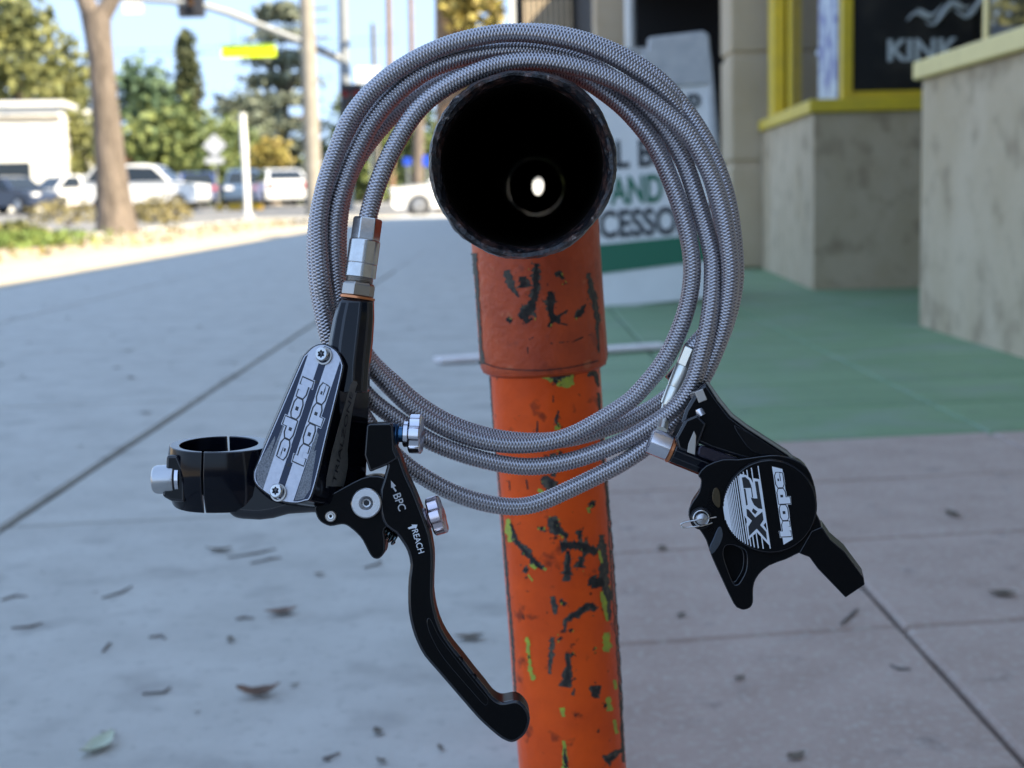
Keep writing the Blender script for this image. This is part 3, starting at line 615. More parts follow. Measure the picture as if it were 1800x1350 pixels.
# ------------------------------------------------------------------ bike rack of painted pipe
DP = .376; RO = 167*DP/FPX
pa = at(918, 290, DP); vp = (FWD + CRT*((954-900)/FPX) + CUP*((675-347)/FPX)).normalized()
rack = empty('bike_rack', ground(1010, 1348), label='orange painted steel pipe bike rack with an open cut pipe end', cat='bike rack')
pt = at(958, 660, .558); pdir = Vector((.048, 0, -1)).normalized(); foot = pt + pdir*(pt.z/-pdir.z); rack.location = (foot.x, foot.y, 0); rack['_o'] = (foot.x, foot.y, 0)
# open top pipe: outer skin, ragged rim, bore
n = 160; ax, u, v = frame(vp); L = .74
RN = []
for k in range(8):
    z = rng.normal(size=n); z = sum(np.convolve(np.concatenate([z, z, z]), np.ones(wd)/wd, 'same')[n:2*n]*math.sqrt(wd)*am for wd, am in ((3, .35), (9, .4), (25, .35))); RN.append(z*.55)
def ring3(t, r, jag=0.0, jt=0.0, seed=0):
    out = []
    for k in range(n):
        a = 2*math.pi*k/n
        j = jag*RN[int(seed) % 8][k]
        j2 = jt*RN[(int(seed)+3) % 8][k]
        out.append(pa + vp*(t+j2) + (u*math.cos(a)+v*math.sin(a))*(r+j))
    return out
bm = bmesh.new(); loft(bm, [ring3(.006, RO-.0006, .0003), ring3(.02, RO-.0008), ring3(L, RO-.0008)], False, False); part('top_pipe', bm, M['orange_old'], rack, smooth=True)
bm = bmesh.new(); loft(bm, [ring3(.0062, RO-.0008, .0002), ring3(.0035, RO+.0000, .0005, .0006, 1), ring3(.0012, RO-.0003, .0007, .0008, 2), ring3(.0, RO-.0012, .0004, .0006, 4), ring3(.0003, RO-.0020, .0004, .0005, 6), ring3(.002, RO-.0030, .0003, .0003, 3), ring3(.008, RO-.0034)], False, False); part('pipe_rim', bm, M['rim'], rack, smooth=True)
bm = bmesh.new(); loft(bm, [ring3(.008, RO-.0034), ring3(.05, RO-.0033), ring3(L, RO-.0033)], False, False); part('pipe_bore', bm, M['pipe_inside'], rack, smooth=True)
# far end: a fitting that leaves only a small eye open
bm = bmesh.new(); e = pa + vp*L
def eye(t, rx, ry, ox=0, oy=0): return [e + vp*t + CRT*(ox + math.cos(2*math.pi*k/n)*rx) + CUP*(oy + math.sin(2*math.pi*k/n)*ry) for k in range(n)]
loft(bm, [ring3(L, RO-.0033), [p for p in ring3(L+.001, RO-.0033)]], False, False)
ang0 = math.atan2(u.dot(CUP), u.dot(CRT)); sgn = 1 if (u.cross(v)).dot(CRT.cross(CUP)) > 0 else -1
def eyer(t, r, ox, oy, sq=.62): return [e + vp*t + (CRT*(((u*math.cos(2*math.pi*k/n)+v*math.sin(2*math.pi*k/n)).dot(CRT))*sq) + CUP*((u*math.cos(2*math.pi*k/n)+v*math.sin(2*math.pi*k/n)).dot(CUP)))*r + CRT*ox + CUP*oy for k in range(n)]
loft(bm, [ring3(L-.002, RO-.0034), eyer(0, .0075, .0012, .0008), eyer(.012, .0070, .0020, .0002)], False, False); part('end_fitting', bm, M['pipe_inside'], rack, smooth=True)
# tee sleeve and post
ptop = pt + pdir*(-(at(929, 308, .55).z - pt.z))
def post_ring(z_from, r, jag=0, seed=0):
    c = pt + pdir*((pt.z-z_from)/-pdir.z*1.0) if False else pt + (-pdir)*((z_from-pt.z)/(-pdir).z)
    _, a, b = frame(pdir); return [c + (a*math.cos(2*math.pi*k/96)+b*math.sin(2*math.pi*k/96))*(r + jag*(math.sin(k*.9+seed)+math.sin(k*2.3))*.4) for k in range(96)]
R_S, R_P = 112.5*.553/FPX, 97.5*.558/FPX
zs = at(951, 643, .555).z; ztop = at(932, 310, .55).z
def saddle(p):
    for k in range(400):
        q = p - pdir*(.0002*k); w = q - pa; d2 = w.length_squared - w.dot(vp)**2
        if d2 < (RO-.0012)**2 or w.dot(Vector((0,0,1))) > 0: return q
    return q
bm = bmesh.new(); loft(bm, [[saddle(p) for p in post_ring(zs+.03, R_S)], post_ring(zs+.03, R_S), post_ring(zs+.003, R_S*1.005, .0002), post_ring(zs+.0005, R_S*.995, .0002), post_ring(zs, R_S*.96), post_ring(zs, R_P*.98)], False, False); part('tee_sleeve', bm, M['orange_old'], rack, smooth=True)
bm = bmesh.new(); loft(bm, [post_ring(zs+.02, R_P), post_ring(zs-.1, R_P), post_ring(.0, R_P)], False, True); part('post', bm, M['orange'], rack, smooth=True)
bm = bmesh.new(); loft(bm, [post_ring(zs+.0012, R_S*.992), post_ring(zs-.0009, R_S*.975), post_ring(zs-.0022, R_P*1.003)], False, False); part('sleeve_lip', bm, M['orange_old'], rack, smooth=True)
bm = bmesh.new(); lathe(bm, (foot.x, foot.y, .0005), (0,0,1), [(0,.07),(.006,.07),(.008,.065)], 40); part('base_plate', bm, M['bare_steel'], rack)
e2 = pa + vp*(L-.06); bm = bmesh.new(); lathe(bm, (e2.x, e2.y, 0), (0,0,1), [(0, R_P), (e2.z-RO*.9, R_P)], 40); part('post', bm, M['orange'], rack, smooth=True)
# paint chips: strips bent round the post where the paint has come off
def on_post(px, py, r):
    v = (FWD + CRT*((px-900)/FPX) + CUP*((675-py)/FPX)).normalized(); w = CPOS - pt; a = -pdir
    vv = v - a*v.dot(a); ww = w - a*w.dot(a); A = vv.dot(vv); B = 2*vv.dot(ww); C = ww.dot(ww) - r*r; D = B*B-4*A*C
    if D < 0: D = 0
    return CPOS + v*((-B - math.sqrt(D))/(2*A))
CH = []
def chip(kind, pts, w, on='post', lift=.00012, rag=.35):
    CH.append((kind, pts, w, on, lift, rag))
def build_chips():
    bms = {}; rs = random.Random(5)
    for kind, pts, w, on, lift, rag in list(CH):                       # older layers show round each bare patch, and flecks beside it
        if kind != B_ or max(w) < 4: continue
        CH.insert(0, (G_, pts, tuple(q*1.25+1.5 for q in w), on, lift*.5, .7))
        for k in range(rs.randint(2, 5)):
            x, y = rs.choice(pts); a = rs.uniform(0, 6.28); d = rs.uniform(.5, 1.5)*max(w); x += math.cos(a)*d; y += math.sin(a)*d; sz = rs.uniform(1, 3.2)
            CH.append((rs.choice((B_, B_, G_, Y_)), [(x, y), (x+rs.uniform(-2.5, 2.5), y+rs.uniform(1.5, 5))], (sz*.7, sz, sz*.4), on, lift+.00008, .9))
    for kind, pts, w, on, lift, rag in CH:
        r = (R_S if on == 'sleeve' else R_P) + lift; ln = sum(math.hypot(q[0]-p[0], q[1]-p[1]) for p, q in zip(pts, pts[1:])); pp = pts if len(pts) > 2 else [pts[0], ((pts[0][0]+pts[1][0])/2, (pts[0][1]+pts[1][1])/2), pts[1]]
        P = smooth_poly(pp, max(5, int(ln/1.8/(len(pp)-1))), False); na = nb = 0
        ws = np.interp(np.linspace(0, 1, len(P)), np.linspace(0, 1, len(w)), w); bm = bms.setdefault(kind, bmesh.new()); rows = []
        for i, (x, y) in enumerate(P):
            x1, y1 = P[min(i+1, len(P)-1)]; x0, y0 = P[max(i-1, 0)]; t = Vector((x1-x0, y1-y0, 0)); t = t.normalized() if t.length else Vector((0,1,0)); nx, ny = -t.y, t.x
            na = na*.6+random.uniform(-1, 1)*.8; nb = nb*.6+random.uniform(-1, 1)*.8; a = ws[i]/2*(1+rag*na*1.2); b = ws[i]/2*(1+rag*nb*1.2); row = []
            for f_ in (-a, -a*.4, b*.4, b): row.append(bm.verts.new(on_post(x+nx*f_, y+ny*f_, r)))
            rows.append(row)
        for p, q in zip(rows, rows[1:]):
            for k in range(3):
                try: bm.faces.new((p[k], p[k+1], q[k+1], q[k]))
                except ValueError: pass
    for k, bm in bms.items():
        o = part(k, bm, M[{'bare_patch': 'bare_steel', 'lime_patch': 'lime', 'worn_patch': 'grey_wear'}[k]], rack); o['kind'] = 'stuff'
B_, Y_, G_ = 'bare_patch', 'lime_patch', 'worn_patch'
chip(B_, [(943,463),(942,490),(940,520),(930,545),(922,565)], (7,10,9,16,6), 'sleeve'); chip(B_, [(914,560),(928,548),(938,540)], (6,18,8), 'sleeve'); chip(B_, [(918,486),(919,506)], (11,12), 'sleeve')
chip(B_, [(966,512),(969,528),(968,545),(976,560),(985,566)], (8,13,7,12,5), 'sleeve'); chip(B_, [(962,574),(975,562),(998,545)], (3,6,2), 'sleeve'); chip(B_, [(980,568),(998,571)], (3,2), 'sleeve'); chip(B_, [(890,560),(899,566)], (5,9), 'sleeve')
chip(B_, [(1012,560),(1020,550),(1030,535)], (4,8,2), 'sleeve'); chip(B_, [(976,485),(984,482),(990,491)], (3,5,2), 'sleeve'); chip(B_, [(968,604),(985,602),(1000,601)], (3,2,1), 'sleeve'); chip(B_, [(1005,602),(1022,594),(1040,588)], (1,3,1), 'sleeve'); chip(B_, [(923,568),(936,560)], (5,4), 'sleeve'); chip(B_, [(927,610),(928,622)], (2,2), 'sleeve'); chip(B_, [(930,597),(938,593)], (2,2), 'sleeve')
chip(G_, [(890,475),(896,495),(912,522)], (8,14,3), 'sleeve'); chip(G_, [(1034,480),(1042,515),(1050,560),(1053,620)], (6,12,9,4), 'sleeve'); chip(G_, [(833,445),(838,500),(842,560),(845,610),(848,640)], (10,8,5,5,12), 'sleeve', .0002); chip(B_, [(850,638),(885,648),(950,651),(1005,645),(1052,634)], (2,1.5,2,1.5,2), 'sleeve', .0003, .2)
chip(Y_, [(952,660),(975,664),(1008,666)], (6,18,22)); chip(Y_, [(978,676),(992,676),(1008,670)], (6,12,14)); chip(B_, [(962,658),(985,660),(1000,652)], (4,10,6), lift=.0003); chip(B_, [(974,667),(979,674)], (6,5), lift=.0003); chip(G_, [(1034,655),(1048,662),(1052,680)], (12,10,3)); chip(B_, [(1008,652),(1020,648)], (5,4), lift=.0003)
chip(B_, [(972,695),(973,707)], (2,3)); chip(B_, [(982,722),(978,740),(984,752)], (2,4,2)); chip(Y_, [(975,752),(985,752)], (6,9)); chip(B_, [(945,740),(944,760)], (2,3))
chip(G_, [(972,797),(976,820),(972,838)], (10,16,10)); chip(B_, [(982,795),(986,798)], (5,6)); chip(G_, [(952,840),(965,850),(978,866),(960,872)], (8,22,16,10)); chip(B_, [(968,846),(975,868),(985,862)], (6,16,5), lift=.0003); chip(Y_, [(946,860),(956,867)], (5,6)); chip(B_, [(1018,845),(1022,856)], (8,5)); chip(Y_, [(1034,892),(1036,902)], (8,4)); chip(B_, [(1038,882),(1045,890)], (9,5))
chip(Y_, [(885,878),(895,880)], (5,5)); chip(B_, [(895,845),(896,862)], (2,2)); chip(B_, [(925,843),(928,860)], (2,3))
chip(Y_, [(892,912),(897,935),(899,953)], (6,12,10)); chip(B_, [(898,920),(906,950),(922,968),(940,988),(954,1000)], (2,5,7,7,5), lift=.0003); chip(Y_, [(933,990),(942,1000)], (8,10)); chip(Y_, [(950,996),(960,1002)], (5,6)); chip(B_, [(920,1000),(928,1004)], (8,5)); chip(Y_, [(928,1010),(936,1022)], (3,3))
chip(Y_, [(945,928),(958,930)], (5,6)); chip(B_, [(949,929),(955,929)], (5,5), lift=.0003); chip(G_, [(971,908),(978,928),(988,938)], (10,24,8)); chip(B_, [(975,915),(979,930),(983,937)], (6,12,5), lift=.0003); chip(B_, [(986,936),(998,945)], (5,4))
chip(B_, [(985,961),(1008,958),(1030,964),(1050,972)], (10,13,14,8)); chip(B_, [(1020,932),(1019,948)], (5,5)); chip(B_, [(1021,978),(1020,998)], (5,9)); chip(G_, [(997,975),(997,1000),(997,1022)], (8,16,13)); chip(B_, [(998,968),(1000,985),(996,1010)], (5,4,13), lift=.0003)
chip(G_, [(1058,940),(1062,1000),(1067,1050),(1072,1090)], (10,16,13,6)); chip(B_, [(1038,1015),(1048,1026),(1062,1024)], (8,20,14), lift=.0003); chip(Y_, [(1053,968),(1058,990)], (4,4)); chip(Y_, [(1058,1040),(1062,1062),(1068,1092)], (5,9,4), lift=.0003)
chip(G_, [(972,1048),(974,1065),(976,1080)], (9,12,5)); chip(B_, [(984,1055),(994,1064)], (5,6)); chip(G_, [(993,1092),(1010,1080),(1030,1070),(1046,1066)], (10,10,10,8)); chip(B_, [(1000,1086),(1018,1076),(1036,1063),(1048,1072)], (5,8,6,7), lift=.0003); chip(G_, [(993,1090),(993,1112)], (7,6)); chip(B_, [(984,1120),(987,1124)], (5,6)); chip(B_, [(1000,1107),(1004,1110)], (3,4))
chip(G_, [(998,1148),(999,1175),(994,1208)], (9,12,18)); chip(B_, [(998,1150),(998,1180),(993,1207)], (5,6,11), lift=.0003); chip(B_, [(1004,1148),(1008,1152)], (5,4)); chip(B_, [(1000,1200),(1012,1192)], (2,3)); chip(Y_, [(926,1120),(931,1150),(932,1180),(940,1195)], (6,7,6,10), lift=.0002, rag=.6); chip(B_, [(929,1152),(930,1158)], (3,3), lift=.0003)
chip(G_, [(972,1120),(968,1150),(966,1185)], (8,10,4), lift=.00008, rag=.6)
chip(Y_, [(1066,1112),(1068,1130),(1066,1146)], (11,15,9)); chip(B_, [(1044,1205),(1046,1222),(1055,1205)], (8,11,2)); chip(B_, [(1044,1140),(1046,1142)], (4,4)); chip(Y_, [(1070,1225),(1072,1250)], (8,10)); chip(B_, [(1062,1240),(1066,1242)], (5,4), lift=.0003); chip(Y_, [(1080,1195),(1083,1212)], (4,5)); chip(Y_, [(1080,1265),(1083,1290)], (5,7)); chip(G_, [(1062,1336),(1078,1326),(1098,1316)], (14,14,6)); chip(B_, [(1066,1338),(1080,1330)], (9,5), lift=.0003)
chip(Y_, [(988,1244),(990,1260)], (8,6)); chip(Y_, [(990,1302),(993,1325),(994,1352)], (5,9,12)); chip(B_, [(992,1318),(995,1350)], (2,5), lift=.0003); chip(G_, [(1010,1210),(1006,1222)], (3,6))
chip(G_, [(861,662),(868,760),(880,880),(890,1000),(900,1120),(906,1220)], (3,2,3,5,5,4), lift=.00006, rag=.3); chip(G_, [(1052,690),(1060,800),(1070,900),(1080,1050),(1090,1200),(1096,1340)], (5,5,6,7,6,5), lift=.00006, rag=.3)
build_chips()

# ------------------------------------------------------------------ brake set in the frame of the hanging coil (x right, y up, z towards the viewer)
S = .38 / FPX
def Q(px, py, w=0.0):
    d = .38 - w/1000; return Vector(((px-900)/FPX*d, (675-py)/FPX*d, -d))
def fg_thing(name, q, label, cat):
    o = empty(name, CPOS + ROT @ q, ROT.to_euler(), label, cat); o['_o'] = tuple(q); return o
def prism(outl, w0, w1, skew=(0, 0), smooth=0, inset=None):
    """outline in picture units with its own depth: front at w0, back at w1 (mm)"""
    pts = smooth_poly(outl, smooth) if smooth else outl; bm = bmesh.new()
    f = [Q(x, y, w0) for x, y in pts]; dz = (w1-w0)/1000; b = [p + Vector((-skew[0]*dz, -skew[1]*dz, dz)) for p in f]
    loft(bm, [f, b]); return bm
def lathe_q(o, axis, prof, n=40, phase=0.0, cap=True):
    bm = bmesh.new(); lathe(bm, o, axis, [(t*S, r*S) for t, r in prof], n, cap=cap, phase=phase); return bm
# ---- hose
HP = [(645,394,0),(648,377,0),(656,348,0),(667,315,1),(689,265,1),(730,197,1),(780,155,1),(830,130,1),(880,113,0),(930,107,0),(980,111,0),(1040,125,-1),(1100,150,-2),(1145,180,-3),(1183,211,-3.5),(1217,244,-4),(1240,287,-5),(1257,328,-6),(1274,390,-7),(1284,465,-9),(1282,515,-11),(1274,565,-13),(1258,615,-15),(1235,665,-17),(1207,707,-18),(1180,743,-19),(1147,777,-20),(1097,812,-21),(1047,838,-22),(997,862,-22),(930,890,-22),(863,887,-22),(797,867,-21),(747,840,-20),(713,817,-19),(670,775,-18),(628,715,-16),(598,650,-13),(577,590,-10),(566,540,-9),(557,488,-9),(555,415,-9),(566,345,-9),(590,275,-9),
 (620,215,-9),(670,152,-9),(740,100,-9),(830,68,-9),(920,56,-9.5),(1000,64,-10),(1080,91,-10),(1150,133,-10),(1195,180,-10),(1236,240,-10.5),(1263,300,-11),(1283,370,-12),(1293,465,-14),(1289,515,-16),(1277,565,-19),(1255,620,-22),(1220,665,-24),(1172,700,-26),(1147,717,-27),(1097,742,-28),(1030,764,-28),(985,773,-28),(930,776,-28),(863,768,-28),(790,744,-27),(730,707,-26),(697,677,-25),(653,637,-24),(622,590,-21),(603,535,-18),(596,488,-16),(594,415,-15),(601,350,-14),(617,300,-14),(642,258,-14),(690,202,-14),(750,158,-13),(830,122,-12),(880,114,-11),(919,112,-11),(983,123,-11),(1017,133,-10),(1050,153,-9),(1092,185,-9),(1125,220,-9),(1155,262,-10),(1188,340,-11),(1208,407,-12),(1217,465,-13),(1213,515,-15),(1200,565,-16),(1170,632,-18),(1125,687,-20),(1097,712,-21),(1030,753,-22),(985,772,-22),(930,782,-22),(863,779,-22),(790,757,-22),(730,721,-21),(697,692,-20),(655,648,-19),(622,598,-16),(601,545,-12),(590,488,-9),(587,415,-6),(592,365,-5),(607,315,-5),(627,265,-5),(663,200,-5),(713,150,-5),(763,118,-5),(830,97,-6),(900,88,-7),(960,92,-8),(1020,107,-8.5),(1085,143,-8.5),(1140,190,-9),(1180,240,-10),(1205,290,-11),(1222,340,-11),(1237,390,-12),(1250,440,-12),(1253,465,-12),(1252,515,-12),(1246,565,-12),(1235,615,-13),(1221,665,-14),(1203,700,-15),(1178,725,-17),(1155,741,-18.5),(1113,767,-20),(1063,790,-21),(997,812,-22),(930,821,-22),(863,812,-22),(797,793,-21),(747,771,-20),(697,737,-19),(647,698,-18),(612,648,-17),(588,590,-15),(573,530,-9),(565,488,-5),(560,415,-3),(563,365,-2),(574,315,-2),(592,265,-2),(613,212,-2),(647,167,-2),(697,124,-2),(763,88,-2),(830,67,-2),(900,57,-2),(983,66,-2),(1050,86,-3),(1100,112,-4),(1150,146,-6),(1195,192,-10),(1225,245,-15.5),(1250,310,-17.5),(1270,390,-19),(1275,465,-20.5),(1266,530,-21),(1247,578,-20),(1228,600,-18),(1214,616,-17)]
ctrl = np.array([tuple(Q(*p)) for p in HP])
dens = np.array(smooth_poly([tuple(c) for c in ctrl], 14, False))
for it in range(30): dens[1:-1] = dens[1:-1]*.5 + (dens[:-2]+dens[2:])*.25            # ease out the kinks of the traced points
seg = np.linalg.norm(np.diff(dens, axis=0), axis=1); arc = np.concatenate([[0], np.cumsum(seg)]); LEN = arc[-1]
STEP = 1.0*S; ns = int(LEN/STEP); sp_ = np.linspace(0, LEN, ns); path = np.stack([np.interp(sp_, arc, dens[:, k]) for k in range(3)], 1)
k_ = np.ones(9)/9; pad = np.pad(path, ((4, 4), (0, 0)), mode='edge'); path[4:-4] = np.stack([np.convolve(pad[:, k], k_, 'valid') for k in range(3)], 1)[4:-4]
tan = np.gradient(path, axis=0); tan /= np.linalg.norm(tan, axis=1)[:, None]
U_ = np.empty_like(path); uvec = np.cross(tan[0], [0, 0, 1.0]); uvec /= np.linalg.norm(uvec)
for i in range(ns):
    uvec = uvec - tan[i]*uvec.dot(tan[i]); uvec /= np.linalg.norm(uvec); U_[i] = uvec
V_ = np.cross(tan, U_); NA = 72; NB = 6; PITCHB = 6.0*S; RH = 16.4*S
th = np.arange(NA)/NA*2*math.pi; A_ = NB*th[None, :]/(2*math.pi) + sp_[:, None]/PITCHB; B2 = NB*th[None, :]/(2*math.pi) - sp_[:, None]/PITCHB
ia, ib = np.floor(A_), np.floor(B2); fa, fb = A_-ia, B2-ib; overA = ((ia+ib) % 2) == 0
cr = np.where(overA, fa, fb); lo_ = np.where(overA, fb, fa)
hgt = np.sqrt(np.clip(1-((cr-.5)*2)**2*.97, 0, 1))*(.30+.70*np.sin(math.pi*lo_))
rad = RH*(1-.12+.15*hgt)
vv = path[:, None, :] + (U_[:, None, :]*np.cos(th)[None, :, None] + V_[:, None, :]*np.sin(th)[None, :, None])*rad[:, :, None]
hose_q = Q(930, 107, -6); hose = fg_thing('brake_hose', hose_q, 'grey braided steel hose coiled several turns round the open pipe end', 'hose')
vv = (vv - np.array(tuple(hose_q))).reshape(-1, 3).astype(np.float32)
me = bpy.data.meshes.new('braid'); nv = len(vv); me.vertices.add(nv); me.vertices.foreach_set('co', vv.ravel())
i0 = (np.arange(ns-1)[:, None]*NA + np.arange(NA)[None, :]); i1 = (np.arange(ns-1)[:, None]*NA + (np.arange(NA)[None, :]+1) % NA)
fc = np.stack([i0, i0+NA, i1+NA, i1], -1).reshape(-1, 4).astype(np.int32); nf = len(fc)
me.loops.add(nf*4); me.loops.foreach_set('vertex_index', fc.ravel()); me.polygons.add(nf); me.polygons.foreach_set('loop_start', np.arange(0, nf*4, 4, dtype=np.int32)); me.update(calc_edges=True)
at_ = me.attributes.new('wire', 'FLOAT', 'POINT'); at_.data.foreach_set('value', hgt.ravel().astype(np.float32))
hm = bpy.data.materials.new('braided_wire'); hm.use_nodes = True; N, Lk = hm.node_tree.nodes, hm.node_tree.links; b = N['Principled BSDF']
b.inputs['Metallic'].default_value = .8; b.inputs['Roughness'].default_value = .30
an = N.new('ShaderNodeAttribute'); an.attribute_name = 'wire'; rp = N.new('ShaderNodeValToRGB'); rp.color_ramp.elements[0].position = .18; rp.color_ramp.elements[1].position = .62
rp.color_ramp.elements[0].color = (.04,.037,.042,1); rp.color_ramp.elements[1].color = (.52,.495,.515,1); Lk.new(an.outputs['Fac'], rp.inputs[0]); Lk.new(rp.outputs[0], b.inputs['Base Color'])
link_mesh('braid', me, hm, hose, smooth=True)
# ---- hose fittings at the lever
a0 = Q(628.5, 521, 0); a1 = Q(647, 384, 0); fax = (a1-a0).normalized()
def fit(name, prof, m, n=48, phase=0.0, parent=None, **kw): return part(name, lathe_q(a0, fax, prof, n, phase), M[m], parent or lever, **kw)
lever = fg_thing('brake_lever', Q(640, 905, 0), 'black brake lever with silver striped reservoir cover hanging left of the orange post', 'brake lever')
fit('copper_washer', [(-5,30),(-4.5,31),(-.5,31),(0,30)], 'copper', smooth=True)
fit('hex_nut', [(.2,26),(1,29.5),(20,29.5),(25,26)], 'bronze', 6, .35, bevel=1.6*S, segs=2)
fit('thread', [(25,22),(27,24),(28,22.5),(30,24),(31,22.5),(33,24),(34,22)], 'bronze', smooth=True)
sl = fit('compression_sleeve', [(33,24),(34,27),(57,27),(58,26.2),(59,27.2),(98,27.2),(99.5,26)], 'steel', bevel=.5*S)
fit('flat_nut', [(99.2,24),(99.6,26),(136,26),(139,24),(140,17)], 'steel', 6, .15, bevel=2.2*S, segs=3)
# ---- reservoir body
c0, c1 = (488.5, 864), (568.5, 624); axv = np.array([c1[0]-c0[0], c1[1]-c0[1]]); axl = np.linalg.norm(axv); axv = axv/axl; nrm = np.array([-axv[1], axv[0]])
if nrm[0] < 0: nrm = -nrm
def tperp(x, y): return (x-c0[0])*nrm[0] + (y-c0[1])*nrm[1]
def wcov(x, y): return 5 + .062*tperp(x, y)
COV = smooth_poly([(538.9,622.2),(530,636),(492,724),(454.4,811.9),(447,834),(453,853),(484,875.6),(510.7,883),(534,880.5),(549,865),(575,760),(599.6,657.8),(600.5,637),(590.7,617.8),(571.4,606.5),(554,609)], 6)
def infl(pts, k):
    cx = sum(p[0] for p in pts)/len(pts); cy = sum(p[1] for p in pts)/len(pts); out = []
    for i, (x, y) in enumerate(pts):
        x0, y0 = pts[i-1]; x1, y1 = pts[(i+1) % len(pts)]; tx, ty = x1-x0, y1-y0; l = math.hypot(tx, ty) or 1; nx, ny = ty/l, -tx/l
        if nx*(x-cx)+ny*(y-cy) < 0: nx, ny = -nx, -ny
        out.append((x+nx*k, y+ny*k))
    return out
def cover_slab(pts, lift0, lift1):
    bm = bmesh.new(); loft(bm, [[Q(x, y, wcov(x, y)+lift1) for x, y in pts], [Q(x, y, wcov(x, y)+lift0) for x, y in pts]]); return bm
def sm(t): t = max(0, min(1, t)); return t*t*(3-2*t)
body_f = infl(COV, 2.0); rings = [[Q(x, y, wcov(x, y)-.1) for x, y in body_f]]
def push(x, y, k, wd):
    s_ = sm((tperp(x, y)+10)/50); vy = sm((y-820)/70); pd = 47 + max(0, y-650)*.20; return Q(x + pd*k*s_ - 4*k*(1-s_), y + 14*k*vy + 2*k, wcov(x, y)*(1-k*.6) - wd)
rings += [[push(x, y, .06, .8) for x, y in body_f], [push(x, y, 1, 11) for x, y in body_f], [push(x, y, 1, 19) for x, y in body_f]]
bm = bmesh.new(); loft(bm, rings); body = part('reservoir_body', bm, M['gloss'], lever, bevel=3.0*S, segs=3, angle=25)
cov = part('reservoir_cover', cover_slab(COV, -.05, .55), M['navy'], lever, bevel=1.2*S, segs=2)
cov['_o'] = tuple(Vector(cov.location) + Vector(lever['_o']))
def decal(name, polys, wf, m, parent, offset=0.0, mp=None):
    """flat print or inlay on a face: polygons in picture units, height from wf"""
    v, f = fill(polys, offset); pts = []
    for x, y, _ in v:
        if mp: x, y = mp(x, y)
        pts.append(Q(x, y, wf(x, y)))
    return part(name, pydata(name, pts, f), M[m], parent)
def clip_half(pts, nx, ny, c):                                       # keep nx*x+ny*y <= c
    out = []
    for i in range(len(pts)):
        p, q = pts[i], pts[(i+1) % len(pts)]; a = nx*p[0]+ny*p[1]-c; b_ = nx*q[0]+ny*q[1]-c
        if a <= 0: out.append(p)
        if a*b_ < 0: t = a/(a-b_); out.append((p[0]+(q[0]-p[0])*t, p[1]+(q[1]-p[1])*t))
    return out
INN = infl(COV, -1.6)
def band(t0, t1, pts=INN):
    k0 = c0[0]*nrm[0]+c0[1]*nrm[1]; r = clip_half(pts, nrm[0], nrm[1], k0+t1); return clip_half(r, -nrm[0], -nrm[1], -(k0+t0))
decal('cover_edge', [infl(COV, -.4), infl(COV, -1.9)], lambda x, y: wcov(x, y)+.565, 'silver', cov)
decal('silver_stripe', [band(-26, -3.5)], lambda x, y: wcov(x, y)+.58, 'silver', cov)
decal('silver_stripe', [band(9, 31)], lambda x, y: wcov(x, y)+.58, 'silver', cov)
C2 = lambda pts: T(440, 600, 4.655, pts)
for pl in ([(45,1060),(60,1010),(200,775),(205,800),(150,970),(275,665),(280,700),(105,1215),(60,1170)], [(360,1305),(545,740),(560,760),(520,900),(540,890),(500,1150),(490,1210),(440,1285)]):
    decal('etched_panel', [clip_half(C2(pl), 0, 0, 1)], lambda x, y: wcov(x, y)+.57, 'etched', cov)
GL = {'h': [[(0,0),(0,1.38),(.31,1.38),(.31,1.0),(.68,1.0),(.88,.8),(.88,0),(.58,0),(.58,.56),(.31,.56),(.31,0)]],
 'o': [[(.2,0),(0,.2),(0,.8),(.2,1),(.68,1),(.88,.8),(.88,.2),(.68,0)], [(.36,.34),(.52,.34),(.52,.66),(.36,.66)]],
 'p': [[(0,-.5),(0,1),(.66,1),(.88,.8),(.88,.2),(.68,0),(.38,0),(.38,-.5)], [(.38,.34),(.52,.34),(.52,.66),(.38,.66)]],
 'e': [[(.2,0),(0,.2),(0,.8),(.2,1),(.68,1),(.88,.8),(.88,.40),(.38,.40),(.38,.30),(.84,.30),(.84,0)], [(.38,.56),(.52,.56),(.52,.72),(.38,.72)]]}
def logo(p0, p1, xh_dir, xh, wf, parent, inks, adv=.95):
    """four chunky letters set along p0->p1, x-height xh along xh_dir; inks = [(material, outset, lift)]"""
    dx, dy = p1[0]-p0[0], p1[1]-p0[1]; tot = adv*3+.88; sx = math.hypot(dx, dy)/tot; ux, uy = dx/math.hypot(dx, dy), dy/math.hypot(dx, dy)
    for mname, off, lift in inks:
        vs, fs = [], []
        for i, ch in enumerate('hope'):
            polys = [[((x+i*adv)*sx + .10*xh*y, y*xh) for x, y in pl] for pl in GL[ch]]
            if off > 0: polys = [infl(polys[0], off)]
            elif off < 0: polys = [infl(pl, off if k == 0 else -off) for k, pl in enumerate(polys)]
            v, f = fill(polys)
            f = [tuple(a+len(vs) for a in q) for q in f]
            for x, y, _ in v:
                px, py = p0[0]+ux*x+xh_dir[0]*y, p0[1]+uy*x+xh_dir[1]*y; vs.append(Q(px, py, wf(px, py)+lift+.004*i))
            fs += f
        part('lettering', pydata('lettering', vs, fs), M[mname], parent)
inks = [('silver', 3.7, .60), ('line', 2.2, .63), ('silver', -.5, .66)]
nl = (-nrm[0], -nrm[1]); pA = C2([(428,1018)])[0]; pB = C2([(640,365)])[0]
logo((pA[0]+1.6, pA[1]), (pB[0]+1.6, pB[1]), nl, 15, wcov, cov, inks)
ctr2 = C2([(432, 655)])[0]; pA2 = (2*ctr2[0]-pA[0], 2*ctr2[1]-pA[1]); pB2 = (2*ctr2[0]-pB[0], 2*ctr2[1]-pB[1])
